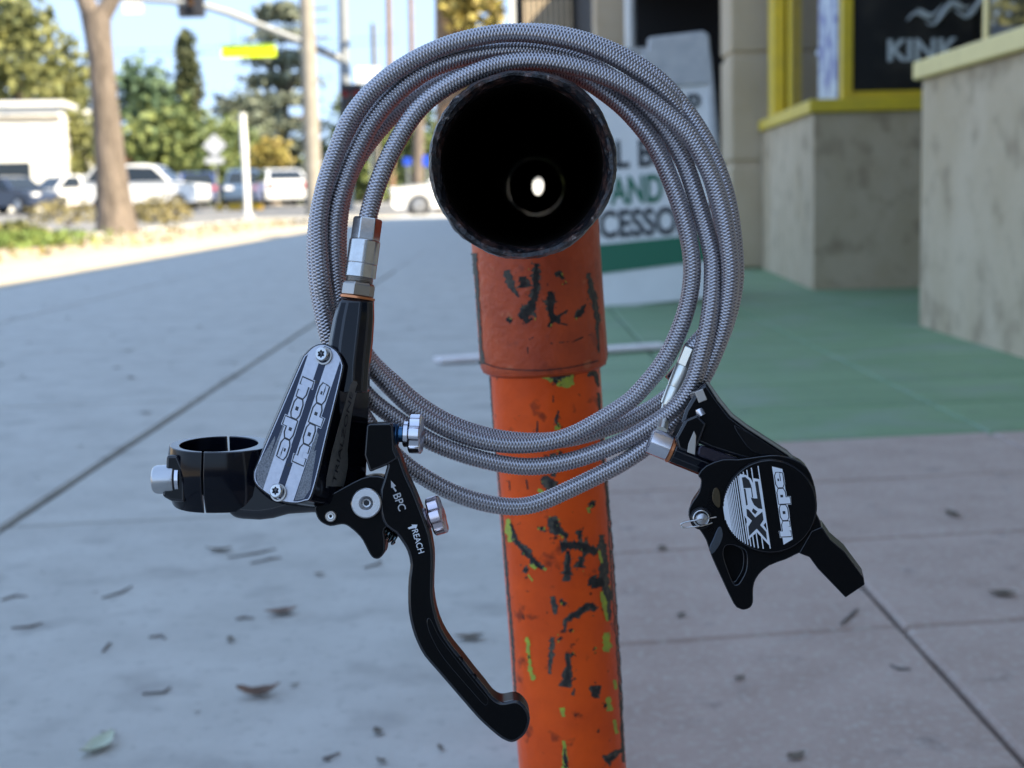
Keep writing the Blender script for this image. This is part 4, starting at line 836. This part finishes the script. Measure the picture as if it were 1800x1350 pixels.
logo((pA2[0]-1.6, pA2[1]), (pB2[0]-1.6, pB2[1]), (nrm[0], nrm[1]), 15, wcov, cov, inks)
for x, y in C2([(540,332),(314,1012)]):
    decal('dot', [[(x+3*math.cos(t), y+3*math.sin(t)) for t in np.linspace(0, 6.283, 14)[:-1]]], lambda x, y: wcov(x, y)+.6, 'line', cov)
cn = (Q(c0[0]+nrm[0]*40, c0[1]+nrm[1]*40, wcov(c0[0]+nrm[0]*40, c0[1]+nrm[1]*40)) - Q(*c0, wcov(*c0))); cz = (Q(*c1, wcov(*c1)) - Q(*c0, wcov(*c0))); CN = cn.cross(cz).normalized()
if CN.z < 0: CN = -CN
def torx(name, q, axis, r, h, m, parent, sock=.5, pts=6, amp=.32):
    """round screw head with a lobed socket sunk into it"""
    bm = bmesh.new(); ax, u, v = frame(axis); n = 48; rr = []
    prof = [(0, r, 0), (h*.75, r, 0), (h, r*.86, 0), (h, r*sock*1.25, 0), (h*.98, r*sock, 1), (-h*.6, r*sock*.95, 1)]
    for t, rad, lob in prof: rr.append([q + ax*t*S + (u*math.cos(2*math.pi*k/n)+v*math.sin(2*math.pi*k/n))*rad*S*(1-lob*amp*(.5-.5*math.cos(pts*2*math.pi*k/n))) for k in range(n)])
    loft(bm, rr, False, True); o = part(name, bm, M[m], parent, bevel=.25*S); return o
for cc in (c0, c1):
    s1 = torx('cover_screw', Q(cc[0]+2.5, cc[1]+2, wcov(*cc)+.5), CN, 15.5, 5, 'bronze', lever, .8, 6, 0)
    torx('cover_screw', Q(cc[0]-.5, cc[1]-1, wcov(*cc)+.9), CN, 12.3, 8, 'steel', lever, .58)
# text plate on the side of the reservoir body
def wside(x, y): return 7.7 - 15.0*(tperp(x, y)-59.8)/((47 + max(0, y-650)*.20)*.93-3)
SP = T(550, 640, 6.136, [(430,180),(475,190),(487,240),(470,310),(430,480),(400,700),(375,930),(380,1090),(355,1230),(325,1345),(140,1335),(145,1240),(200,960),(270,700),(350,420),(400,230)])
bodyplate = decal('side_plate', [SP], lambda x, y: wside(x, y)+.9, 'side_plate', lever)
a, b_ = T(550, 640, 6.136, [(225,1300), (425,270)])
qa, qb = Q(*a, wside(*a)+1.05), Q(*b_, wside(*b_)+1.05); l_, r_ = T(550, 640, 6.136, [(300, 780), (380, 790)]); yd = (Q(*l_, wside(*l_)) - Q(*r_, wside(*r_)))
text_on('lettering', 'TRIALZONE', (qa+qb)/2 - Vector(lever['_o']) if False else (qa+qb)/2, qb-qa, yd, (qb-qa).length*.96, 10.5*S, M['line'], lever, bold=.0, shear=.15)
# neck, arm, clamp
bm = bmesh.new(); rr = []
for cx, y, hw, hd in ((627.5,526,29,4.6),(626,531,31.5,5.0),(622,560,36,5.6),(617,600,38.5,6.2),(613,640,38,6.5),(612,690,36,6.5)):
    rr.append([Q(cx + hw*math.copysign(abs(math.cos(t))**.75, math.cos(t)), y, -1.5) + Vector((0, 0, .001*hd*math.copysign(abs(math.sin(t))**.75, math.sin(t)))) for t in np.linspace(0, 2*math.pi, 13)[:-1]+.26])
loft(bm, rr); part('neck', bm, M['gloss'], lever, bevel=4*S, segs=3, angle=12)
CA = Vector((0, .9877, .1564)); CZ = Vector((0, -.1564, .9877)); CC = Q(385, 780, -8.5)
def clampq(x, h, z): return CC + Vector((x*S, 0, 0)) + CA*h*S + CZ*z*S
def clamp_part(name, outer, a_from, a_to, h0, h1, m='gloss', **kw):
    arcp = [(69.5*math.cos(t), 69.5*math.sin(t)) for t in np.linspace(a_from, a_to, 28)]; bm = bmesh.new(); rr = []
    for h, k in ((h1, 9), (h1*.74, 0), (h1*.36, 0), (h0, 7)):                # chamfered towards both ends
        rr.append([clampq(x*(1-k/math.hypot(x, z)), h, z*(1-k/math.hypot(x, z))) for x, z in outer] + [clampq(x, h, z) for x, z in arcp])
    loft(bm, rr); return part(name, bm, M[m], lever, **kw)
capo = smooth_poly([(-16,82),(-48,72),(-74,50),(-90,22),(-95,0),(-90,-24),(-74,-50),(-48,-70),(0,-82)], 3, False)
clamp_part('clamp_cap', capo, -math.pi/2 - .0, -math.pi*1.5+.225, 0, -110, bevel=2*S, segs=2, angle=18)
capr = [(4.5,-83),(45,-80),(84,-55),(105,-30),(105,25),(84,56),(60,72),(30,80),(-13,82)]
clamp_part('clamp_base', capr, math.pi/2+.19, -math.pi/2+.06, 0, -110, bevel=2*S, segs=2, angle=18)
part('arm', prism([(420,806),(462,793),(520,800),(600,850),(640,868),(640,905),(600,903),(546,902.5),(505,905),(478,912.5),(454,915.5),(425,914),(398,910),(392,860)], -.6, -15), M['gloss'], lever, bevel=22*S, segs=6, angle=20)
part('cap_ear', prism([(292,800),(312,800),(325,830),(325,884),(300,881),(284,872),(290,840)], .6, -17), M['black'], lever, bevel=5*S, segs=2)
bq = Q(312, 842, -2.0); cb = part('clamp_bolt', lathe_q(bq, (-1, -.02, .05), [(-14,14),(2,14),(4,19),(5,25.5),(8,26),(34,25.5),(40,23.5),(43,20),(43.5,13),(36,11)], 48), M['bolt'], lever, bevel=.6*S)
part('bolt_washer', lathe_q(bq, (-1, -.02, .05), [(-5,22),(-4,24),(2,24),(3.5,20)], 40), M['alloy'], lever, smooth=True)
# lever carrier, adjuster boss, blade
part('lever_carrier', prism(smooth_poly([(556,886),(555,903),(563,917),(580,925),(600,922),(613,926),(633,944),(643,961),(651,976),(659,982.5),(668,981),(676,970),(677,950),(676,930),(694,915),(702,880),(690,846),(650,836),(604,856)], 3), 2.4, -8), M['black_matt'], lever, bevel=2.5*S, segs=2)
part('adjuster_boss', prism([(644,747),(650,744),(686,743.5),(691,748),(693,790),(700,806),(680,818),(650,830),(640,800)], 3.4, -11), M['black_matt'], lever, bevel=6*S, segs=3)
bl = [(690,768),(695,783),(705,807),(715,835),(729,865),(740,893),(750,920),(757,942),(762,973),(762,1005),(761,1042),(766,1075),(776,1105),(793,1133),(814,1159),(834,1185),(853,1208),(866,1225),(880,1234),(893,1233),(908,1231),(922,1240),(931,1256),(931,1272),(924,1290),(912,1301),(900,1306),(887,1302),(872,1292),(844,1267),(820,1240),(795,1211),(770,1182),(746,1154),(733,1130),(724,1105),(718,1075),(717,1045),(718,1017),(721,993),(716,970),(707,954),(695,938),(677,925),(668,900),(668,860),(680,820),(672,790),(668,772)]
blade = part('lever_blade', prism(bl, 3.0, -8.5, skew=(-.02, .0), smooth=2), M['black_matt'], lever, bevel=5*S, segs=3, angle=35); blade['_o'] = tuple(Vector(blade.location) + Vector(lever['_o']))
part('finger_groove', prism(smooth_poly([(757,1088),(772,1118),(800,1156),(842,1209),(858,1229),(852,1240),(826,1212),(780,1158),(757,1118),(750,1092)], 3), 3.06, 2.6), M['black_matt'], blade, bevel=1*S)
for x, y in ((806,1160),(830,1190)): part('drilled_hole', lathe_q(Q(x+3, y-2, 2.4), (0,0,1), [(0,5.5),(4.6,5.5),(4.6,4),(1,4)], 20), M['black_matt'], blade)
def print_text(body, pa_, pb_, h, wv, mname, parent, shear=0.0, name='lettering'):
    q0, q1 = Q(*pa_, wv), Q(*pb_, wv); xd = (q1-q0); yd_ = Vector((-xd.y, xd.x, 0)); return text_on(name, body, (q0+q1)/2, xd, yd_, xd.length, h*S, M[mname], parent, bold=.006, shear=shear)
print_text('BPC', (697,868), (708,897), 14, 3.12, 'grey_print', blade); print_text('REACH', (729,931), (741,972), 11, 3.12, 'white_print', blade)
CD = lambda p: T(550, 800, 6.75, p)
decal('arrow_mark', [CD([(926,300),(985,365),(962,378),(995,425),(980,437),(945,385),(930,390)])], lambda x, y: 3.12, 'grey_print', blade)
decal('arrow_mark', [CD([(1240,825),(1225,875),(1205,865),(1140,880),(1125,862),(1180,840),(1170,825)])], lambda x, y: 3.12, 'white_print', blade)
pv_ = part('pivot_bolt', lathe_q(Q(644, 884, 3.4), (.02, 0, 1), [(-14,26),(0,26.5),(5,26.5),(7,24.5),(7,12.5),(1,7.5),(.6,5.5)], 64), M['bolt'], lever, bevel=.3*S, angle=20); pv_['_o'] = tuple(Vector(pv_.location)+Vector(lever['_o']))
part('hex_socket', lathe_q(Q(644, 884, 3.5), (.02, 0, 1), [(0,5.4),(.8,5.4)], 6), M['line'], pv_)
torx('pinch_screw', Q(582, 907, 2.2), (0,0,1), 10, 7, 'bronze', lever, .55, 6, .1); torx('pinch_screw', Q(582, 907, 2.6), (0,0,1), 6, 6, 'steel', lever, .5)
def knob(name, q, axis, r, t, mname, lobes=6):
    ax, u, v = frame(axis); n = 96; rr = []
    for tt, k in ((0,.90),(.12,1),(.88,1),(1,.9)):
        rr.append([q + ax*(tt-.5)*t*S + (u*math.cos(a)+v*math.sin(a))*r*S*k*(1-.13*(max(0, math.cos(lobes*a+.4))**.6)) for a in np.linspace(0, 2*math.pi, n+1)[:-1]])
    bm = bmesh.new(); loft(bm, rr); return part(name, bm, M[mname], lever, bevel=1.0*S, segs=2, angle=40)
knob('bite_knob', Q(731, 763, -2.5), (1, -.03, .06), 36, 23, 'alloy'); part('knob_flange', lathe_q(Q(709, 763, -2.5), (1, -.03, .06), [(0,20),(2,23),(9,23),(11,20)], 40), M['alloy'], lever, smooth=True)
part('adjuster_thread', lathe_q(Q(690, 763, -2.5), (1, -.03, .06), [(0,19),(3,20),(5,18),(7,20),(9,18),(11,19),(12,14),(22,14)], 32), mat('blue_thread', (.05,.13,.24), .3, metal=.9), lever, smooth=True)
knob('reach_knob', Q(768, 906, -2.5), (.955, .29, .06), 36, 23, 'pink_alloy'); part('knob_flange', lathe_q(Q(741, 914, -2.5), (.955, .29, .06), [(-8,15),(2,15),(3,20),(12,20),(14,17)], 40), M['pink_alloy'], lever, smooth=True)
sp0, sp1 = Q(674, 930, -2), Q(697, 948, -2); ax, u, v = frame(sp1-sp0); bm = bmesh.new()
tube_bm(bm, [sp0.lerp(sp1, t) + (u*math.cos(t*26)+v*math.sin(t*26))*11*S for t in np.linspace(0, 1, 90)], 2.6*S, 8); part('return_spring', bm, M['spring'], lever, smooth=True)

# ---- caliper
M['edge'] = mat('edge_sheen_anodised', (.22,.21,.18), .35, metal=.7)  # lighter tone paints reflected light on the black caliper's edges
CQ = Q(1350, 889, -2); cal = fg_thing('brake_caliper', CQ, 'black brake caliper with a white printed round face hanging right of the post', 'brake caliper')
TC = lambda p: T(1130, 600, 2.7, p); SK = (.16, .02)
def cut(bm, cutters):
    me = bpy.data.meshes.new('t'); bmesh.ops.recalc_face_normals(bm, faces=bm.faces[:]); bm.to_mesh(me); bm.free(); o = bpy.data.objects.new('t', me); col.objects.link(o); tmp = []
    for cbm in cutters:
        m2 = bpy.data.meshes.new('c'); bmesh.ops.recalc_face_normals(cbm, faces=cbm.faces[:]); cbm.to_mesh(m2); cbm.free(); oc = bpy.data.objects.new('c', m2); col.objects.link(oc); tmp.append(oc)
        md = o.modifiers.new('b', 'BOOLEAN'); md.operation = 'DIFFERENCE'; md.object = oc; md.solver = 'EXACT'
    bpy.context.view_layer.update(); dg = bpy.context.evaluated_depsgraph_get(); res = bpy.data.meshes.new_from_object(o.evaluated_get(dg))
    bpy.data.objects.remove(o)
    for oc in tmp: bpy.data.objects.remove(oc)
    return res
out = TC([(262,634),(272,650),(275,668),(266,715),(240,755),(222,785),(216,812),(220,842),(245,872),(270,897),(300,945),(325,1020),(375,1130),(430,1245),(455,1268),(480,1275),(510,1264),(523,1238),(523,1195),(528,1150),(550,1108),(600,1065),(680,1035),(720,1015),(745,1004),(800,980),(850,880),(825,820),(825,740),(810,665),(780,600),(720,560),(640,540),(560,545),(450,560),(380,560),(300,590)])
pocket = prism(smooth_poly(TC([(405,985),(440,978),(495,1000),(508,1040),(503,1100),(478,1150),(462,1166),(445,1160),(420,1100),(398,1030)]), 3), 3, -6, (.0, 0))
body2 = cut(prism(out, -2.0, -18, SK, smooth=2), [pocket])
cb_ = part('caliper_body', body2, M['black_matt'], cal, bevel=2.2*S, segs=2, angle=32); cb_['_o'] = tuple(Vector(cb_.location) + Vector(cal['_o']))
part('cap_disc', lathe_q(Q(1352, 889, -2.2), (SK[0]*0+.0, 0, 1), [(0,83),(9,83),(11.5,80.5),(11.5,0.01)], 96), M['black_matt'], cal, bevel=.8*S).name
ear = TC([(740,1006),(790,1025),(830,1080),(962,1217),(1054,1155),(1048,1120),(960,1000),(890,940),(850,880),(800,900)])
slot = prism(smooth_poly(TC([(985,1035),(1010,1040),(1050,1120),(1060,1150),(1100,1100),(1040,1000)]), 2), 3, -3)
part('mount_ear', prism(ear, -1.8, -14, (.20, .06)), M['black_matt'], cal, bevel=1.6*S, segs=2)
e0, e1 = TC([(948,1003), (1040,1118)]); em = ((e0[0]+e1[0])/2, (e0[1]+e1[1])/2)
ev = (Q(*e1, -2) - Q(*e0, -2)).normalized(); ed = Vector((.20, .06, -1)).normalized(); en = ev.cross(ed).normalized()
if en.x < 0: en = -en
cen = Q(*em, -2) + ed*.006; rr = []
for lift, sc in ((.00025, 1), (.00005, .9)): rr.append([cen + en*lift + ev*(math.copysign(abs(math.cos(t))**.8, math.cos(t))*26*S*sc + 0) + ed*math.sin(t)*13*S*sc for t in np.linspace(0, 2*math.pi, 33)[:-1]])
bm = bmesh.new(); loft(bm, rr, False, True); part('mount_slot', bm, M['line'], cal)
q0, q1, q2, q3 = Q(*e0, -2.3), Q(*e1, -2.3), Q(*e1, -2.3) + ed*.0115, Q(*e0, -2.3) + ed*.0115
bm = bmesh.new(); loft(bm, [[q - en*.001 for q in (q0, q1, q2, q3)], [q + en*.0001 for q in (q0, q1, q2, q3)]]); part('ear_face_sheen', bm, M['edge'], cal)  # pale plate: mirror reflection on the ear's side put into the colour
arm2 = [(1222,690),(1232,678),(1243,672),(1264,703),(1285,730),(1313,751),(1350,775),(1385,797),(1412,826),(1431,858),(1437,888),(1420,888),(1396,850),(1350,818),(1300,806),(1250,790),(1210,772),(1196,745),(1204,720)]
part('bridge', prism(arm2, -6, -15, (.16, .08)), M['black_matt'], cal, bevel=7*S, segs=3, angle=25)
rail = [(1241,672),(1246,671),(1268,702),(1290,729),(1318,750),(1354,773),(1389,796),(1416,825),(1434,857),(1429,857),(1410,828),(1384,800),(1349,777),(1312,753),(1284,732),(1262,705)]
part('bridge_rail', prism(rail, -4.8, -6.2), M['edge'], cal, bevel=1.2*S, segs=2)  # lit sheen of the bridge's top edge painted as a pale strip
part('bridge_recess', prism(smooth_poly([(1290,748),(1306,755),(1336,772),(1368,792),(1392,812),(1372,806),(1340,800),(1318,790),(1302,770)], 3), -5.6, -6.4), M['black'], cal, bevel=2*S)
part('rear_mount', prism([(1172,662),(1190,642),(1205,622),(1222,640),(1230,690),(1200,690)], -28, -34), M['black'], cal, bevel=2*S)
pq = Q(1183, 790, -9); pax = Vector((1, -.40, 0)).normalized()
part('port_tube', lathe_q(pq, pax, [(0,24.5),(2,25.5),(60,25.5),(112,24),(128,20)], 12), M['gloss'], cal, bevel=2.5*S, segs=3, angle=15)
part('port_block', prism([(1205,737),(1226,728),(1243,745),(1222,800),(1192,790),(1187,770)], -4.5, -16), M['black_matt'], cal, bevel=5*S)
part('port_window', prism([(1210,780),(1220,757),(1224,766),(1222,800),(1208,795)], -4.3, -5), M['bronze'], cal, bevel=.8*S)
part('port_flat', prism([(1228,786),(1233,782),(1300,806),(1290,810),(1272,822),(1226,800)], -3.6, -8), mat('polished_black', (.03,.028,.045), .12, metal=.7), cal, bevel=4*S, segs=3)
part('copper_washer', lathe_q(pq, pax, [(-6,24),(-5,25.5),(-1,25.5),(0,24)], 48), M['copper'], cal, smooth=True)
bj = part('banjo', lathe_q(pq, pax, [(-46,18),(-44,23),(-30,24),(-8,24),(-6,22)], 48), M['alloy'], cal, smooth=True)
part('bleed_nut', lathe_q(Q(1232, 700, -8), Vector((.4,-1,0)), [(-16,14),(-15,16),(6,16),(7,12),(18,11),(20,8)], 6), M['bronze'], cal, bevel=1*S)
part('bleed_screw', lathe_q(Q(1229, 722, -7), Vector((.5,-1,0)), [(-4,9),(0,10),(9,10),(10,7)], 20), M['alloy'], cal, smooth=True)
f0, f1 = Q(1211, 620, -17), Q(1172, 714, -20.5); fx = (f1-f0)
part('ferrule_nut', lathe_q(f0, fx, [(-14,9),(-10,15.2),(24,15.2),(26,13)], 6, .4), M['ferrule'], cal, bevel=1*S)
part('ferrule', lathe_q(f0, fx, [(25,13.5),(27,14.6),(66,14.6),(67,13.6),(68.5,13.6),(69.5,14.2),(104,13.6),(105,10)], 40), M['ferrule'], cal, smooth=True)
part('ferrule_stem', lathe_q(f1, Q(1160, 772, -12)-f1, [(0,10),(62,10)], 24), M['ferrule'], cal, smooth=True)
# pad pin and clip, machined pockets left of the disc
part('pin_boss', lathe_q(Q(1232, 911, -2.2), (0,0,1), [(0,20),(5,20),(6.5,17.5),(6.5,0.01)], 40), M['black_matt'], cal, bevel=.6*S)
for i in range(5): part('machined_ridge', lathe_q(Q(1232, 911, -1.9), (0,0,1), [(0,24+4.2*i),(2.2-.3*i,24+4.2*i),(2.2-.3*i,26+4.2*i),(0,26+4.2*i)], 60, cap=False), M['black_matt'], cb_) if i < 0 else None
pin = part('pad_pin', lathe_q(Q(1232, 911, -1.0), (0,0,1), [(0,10.5),(12,10.5),(15,9),(16.5,5),(17,.01)], 40), M['bolt'], cal, smooth=True)
ring_ = [Q(1232.5+13.5*math.cos(t), 911+13.5*math.sin(t), .5) for t in np.linspace(0, 2*math.pi, 30)]
bm = bmesh.new(); tube_bm(bm, ring_, 1.5*S, 8); tube_bm(bm, [Q(x, y, w) for x, y, w in smooth_poly([(1259,909,.6),(1246,911,.9),(1225,914,1.9),(1204,918,1.2),(1197,922,.8),(1199,926.5,.8),(1206,927.5,.8),(1228,925,.8),(1243,922,.6),(1252,919,.5)], 5, False)], 1.35*S, 8)
part('spring_clip', bm, M['steel'], cal, smooth=True)
M['machined'] = mat('machined_dull_gold', (.07,.055,.035), .25, metal=.9)
part('machined_pocket', prism(smooth_poly([(1254,860),(1262,858),(1267,872),(1266,892),(1258,890),(1252,878)], 3), -1.75, -3), M['machined'], cal, bevel=3*S, segs=3)
part('machined_pocket', prism(smooth_poly([(1247,963),(1254,946),(1262,928),(1268,927),(1271,942),(1264,960),(1252,974)], 3), -1.75, -3), mat('machined_blue_grey', (.07,.085,.11), .2, metal=.9), cal, bevel=3*S, segs=3)
bm = bmesh.new()
for i in range(7):
    r1 = 24 + 4.0*i
    tube_bm(bm, [Q(1232+r1*math.cos(t), 911+r1*math.sin(t), -1.95) for t in np.linspace(-1.15 - .02*i, -.45, 12)], 1.0*S, 6)
    tube_bm(bm, [Q(1232+r1*math.cos(t), 911+r1*math.sin(t), -1.95) for t in np.linspace(.55, 1.1, 12)], 1.0*S, 6)
part('machining_ridges', bm, M['black'], cal)
# printed face
C3 = lambda p: T(1250, 790, 7.105, p); WD = lambda x, y: -2.2 + 11.5*S*1000 + .05
WB = -2.2 + 11.5*S*1000
ctr, Rr = (680, 720), 522; dl = np.array([57, 385.0]); dl /= np.linalg.norm(dl); dn = np.array([dl[1], -dl[0]])
offs = [-527,-517,-505,-493,-480,-466,-451,-435,-418,-399,-378,-354,-327,-296,-260,-216,-164,-96]; wid = [20,14,13.5,13,12.5,12.5,12.5,12.5,12.5,12.5,12.5,12.5,12.5,13,13,13,13,13]
# distances are from the circle's centre along dn (to the right)
offs = [-515,-503,-490,-476,-461,-445,-428,-409,-389,-367,-343,-316,-286,-252,-212,-164,-104,-18]
lines = []
for o_, w_ in zip(offs, wid):
    hl = math.sqrt(max(Rr**2-o_**2, 0)); k = np.array(ctr)+dn*o_
    if hl < 12: continue
    lines.append([tuple(k-dn*w_/2-dl*hl), tuple(k+dn*w_/2-dl*hl), tuple(k+dn*w_/2+dl*hl), tuple(k-dn*w_/2+dl*hl)])
disc_p = cal
seg_pts = [(ctr[0]+Rr*math.cos(t), ctr[1]+Rr*math.sin(t)) for t in np.linspace(0, 2*math.pi, 97)[:-1]]
kk = dn.dot(np.array(ctr)); solid = clip_half(seg_pts, dn[0], dn[1], kk-466)
bm = None; vs, fs = [], []
for i, pl in enumerate(lines + [solid]):
    q = [Q(x, y, WB+.04+.002*i) for x, y in C3(pl)]; fs.append(tuple(range(len(vs), len(vs)+len(q)))); vs += q
part('printed_lines', pydata('printed_lines', vs, fs), M['white_print'], disc_p)
def ink(name, pl, lift, m): return decal(name, [C3(pl)], lambda x, y: WB+lift, m, disc_p)
ink('lettering', [(345,335),(360,315),(385,308),(440,322),(495,365),(522,420),(520,358),(605,372),(690,905),(655,945),(705,1020),(728,1200),(572,1035),(465,1125),(438,930),(455,890),(415,830),(400,735)], .12, 'white_print')
for pl in ([(383,350),(425,343),(475,385),(500,450),(504,480),(470,482),(404,482)], [(545,398),(585,400),(640,745),(590,737),(535,692),(503,625),(498,600),(540,612),(578,612)], [(407,490),(428,490),(458,690),(438,702)], [(508,772),(524,735),(578,775),(550,812)], [(495,470),(506,470),(524,600),(512,600)],
           [(440,742),(468,750),(552,850),(640,778),(655,878),(612,945),(688,1030),(700,1135),(570,990),(475,1082),(464,965),(510,890),(448,832)]):
    ink('lettering_fill', pl, .17, 'line')
ink('print_bar', [(760,212),(890,245),(1020,1122),(905,1190)], .10, 'white_print')
l0, l1 = C3([(1003,1085), (888,285)]); ld = np.array([l1[0]-l0[0], l1[1]-l0[1]]); ld /= np.linalg.norm(ld)
logo(l0, l1, (ld[1], -ld[0]), 13.8, lambda x, y: WB, disc_p, [('white_print', 2.2, .13), ('line', 1.5, .16), ('white_print', -.3, .19)])

# ------------------------------------------------------------------ fallen leaves and twigs
def leaf(px, py, size, m, label, group, curl=.25, name='fallen_leaf'):
    g = ground(px, py, .0015); L_ = size; W_ = size*random.uniform(.4, .65); a = random.uniform(0, 6.28)
    root = empty(name, (0, 0, 0)); bpy.data.objects.remove(root); bm = bmesh.new(); rows = []
    for i in range(7):
        t = i/6; w = W_*math.sin(math.pi*min(1, max(.04, t**.8)))*(1+random.uniform(-.15, .15)); x = (t-.5)*L_; z = curl*L_*((t-.5)**2*2) + random.uniform(0, .03)*L_
        rows.append([(x, -w/2, z + curl*w*.5), (x, -w*.2, z*.8 + .0006), (x, w*.2, z*.8 + .0006), (x, w/2, z + curl*w*.6)])
    r0 = []; ca, sa = math.cos(a), math.sin(a)
    for row in rows: r0.append([bm.verts.new((g.x + x*ca - y*sa, g.y + x*sa + y*ca, g.z + z)) for x, y, z in row])
    for p, q in zip(r0, r0[1:]):
        for k in range(3): bm.faces.new((p[k], p[k+1], q[k+1], q[k]))
    o = part(name, bm, M[m], smooth=True); tag(o, label, 'leaf', group); return o
def twig(p0, p1, r, label='thin dry twig lying flat on the grey concrete'):
    a, b = ground(*p0), ground(*p1); m = (a+b)/2 + Vector((random.uniform(-.01, .01), random.uniform(-.01, .01), 0)); up = Vector((0,0,r*1.05))
    bm = bmesh.new(); tube_bm(bm, [a+up, m+up*1.2, b+up], [r*.7, r, r*.5], 6); tag(part('fallen_twig', bm, M['twig'], smooth=True), label, 'twig', 'dry twigs on the pavement')
random.seed(21)
leaf(170, 1316, .042, 'pale_leaf', 'pale green curled leaf at the lower left of the concrete', 'fallen leaves on the pavement', .35)
leaf(455, 1222, .037, 'brown_leaf', 'large curled brown leaf on the concrete left of the lever blade', 'fallen leaves on the pavement', .5)
leaf(493, 1078, .034, 'brown_leaf', 'dark and tan split leaf on the concrete below the clamp', 'fallen leaves on the pavement', .3)
leaf(385, 968, .034, 'dead_leaf', 'olive leaf scrap on the concrete just below the bar clamp', 'fallen leaves on the pavement')
leaf(823, 1122, .030, 'dead_leaf', 'small olive leaf between the lever blade and the orange post', 'fallen leaves on the pavement')
small = [(75,1007,.012),(167,1041,.012),(560,1010,.03),(405,1124,.03),(518,1204,.022),(347,1252,.012),(664,1286,.03),(775,1315,.022),(670,1337,.022),(190,1290,.03),(78,537,.05),(152,507,.05),(197,497,.05),(252,562,.05),(182,603,.04),(197,590,.04),(227,617,.06),(207,647,.05),(232,665,.05),(40,662,.035),(50,603,.045),(2,642,.045),(258,727,.05),(390,668,.035),(513,615,.045),(487,677,.03),(287,598,.04),(303,580,.04),(207,483,.06),(290,485,.06),(716,466,.06),(798,492,.05),(730,547,.05),(722,578,.04),(66,842,.02),(140,785,.03),(412,640,.04),(20,560,.05),(120,560,.05),(95,535,.05),(300,640,.035),(350,575,.05),(430,520,.05),(470,480,.06)]
for x, y, s in small: leaf(x, y, s*.5, 'dead_leaf', 'small dark dry leaf scrap lying on the grey concrete', 'dark leaf scraps on the concrete')
for x, y, s, lb in ((1390,850,.02,'small leaf scrap just below the green edge beside the caliper arm'),(1165,965,.018,'small leaf scrap on the brown paving left of the caliper pin'),(1196,1082,.014,'tiny leaf scrap on the brown paving below left of the caliper'),(1675,905,.03,'dark leaf on the brown paving right of the caliper near the joint'),(1760,1045,.03,'largest dark leaf on the brown paving near the right edge'),(1300,1192,.014,'tiny leaf scrap on the brown paving straight below the caliper'),(1400,1330,.02,'leaf scrap on the brown paving at the bottom edge right of the post')): leaf(x, y, s, 'dead_leaf', lb, 'leaf scraps on the brown paving')
TW = ((((400,982),(485,966)), 'long straight twig just below the bar clamp'), (((440,992),(495,982)), 'shorter twig lying under the long straight one'), (((180,1053),(232,1032)), 'slanting twig left of the bar clamp'), (((2,1057),(48,1050)), 'twig at the far left edge of the concrete'),
 (((250,1222),(300,1210)), 'twig left of the large curled brown leaf'), (((415,1091),(447,1089)), 'stubby twig touching the dark and tan split leaf'), (((20,1106),(75,1097)), 'faint twig near the left edge below another'), (((180,1148),(196,1132)), 'very short slanting twig left of centre on the concrete'), (((580,1340),(598,1326)), 'short twig at the bottom edge of the concrete'), (((262,1122),(290,1126)), 'short level twig in the middle of the left concrete'), (((640,1000),(668,985)), 'short twig beneath the black hook of the lever'))
for (a, b), lb in TW: twig(a, b, .0013, lb)
twig((1478,1100), (1508,1072), .0016, 'curved dark twig on the brown paving below the caliper'); twig((1565,1172), (1600,1178), .0014, 'pale twig on the brown paving right of the caliper')
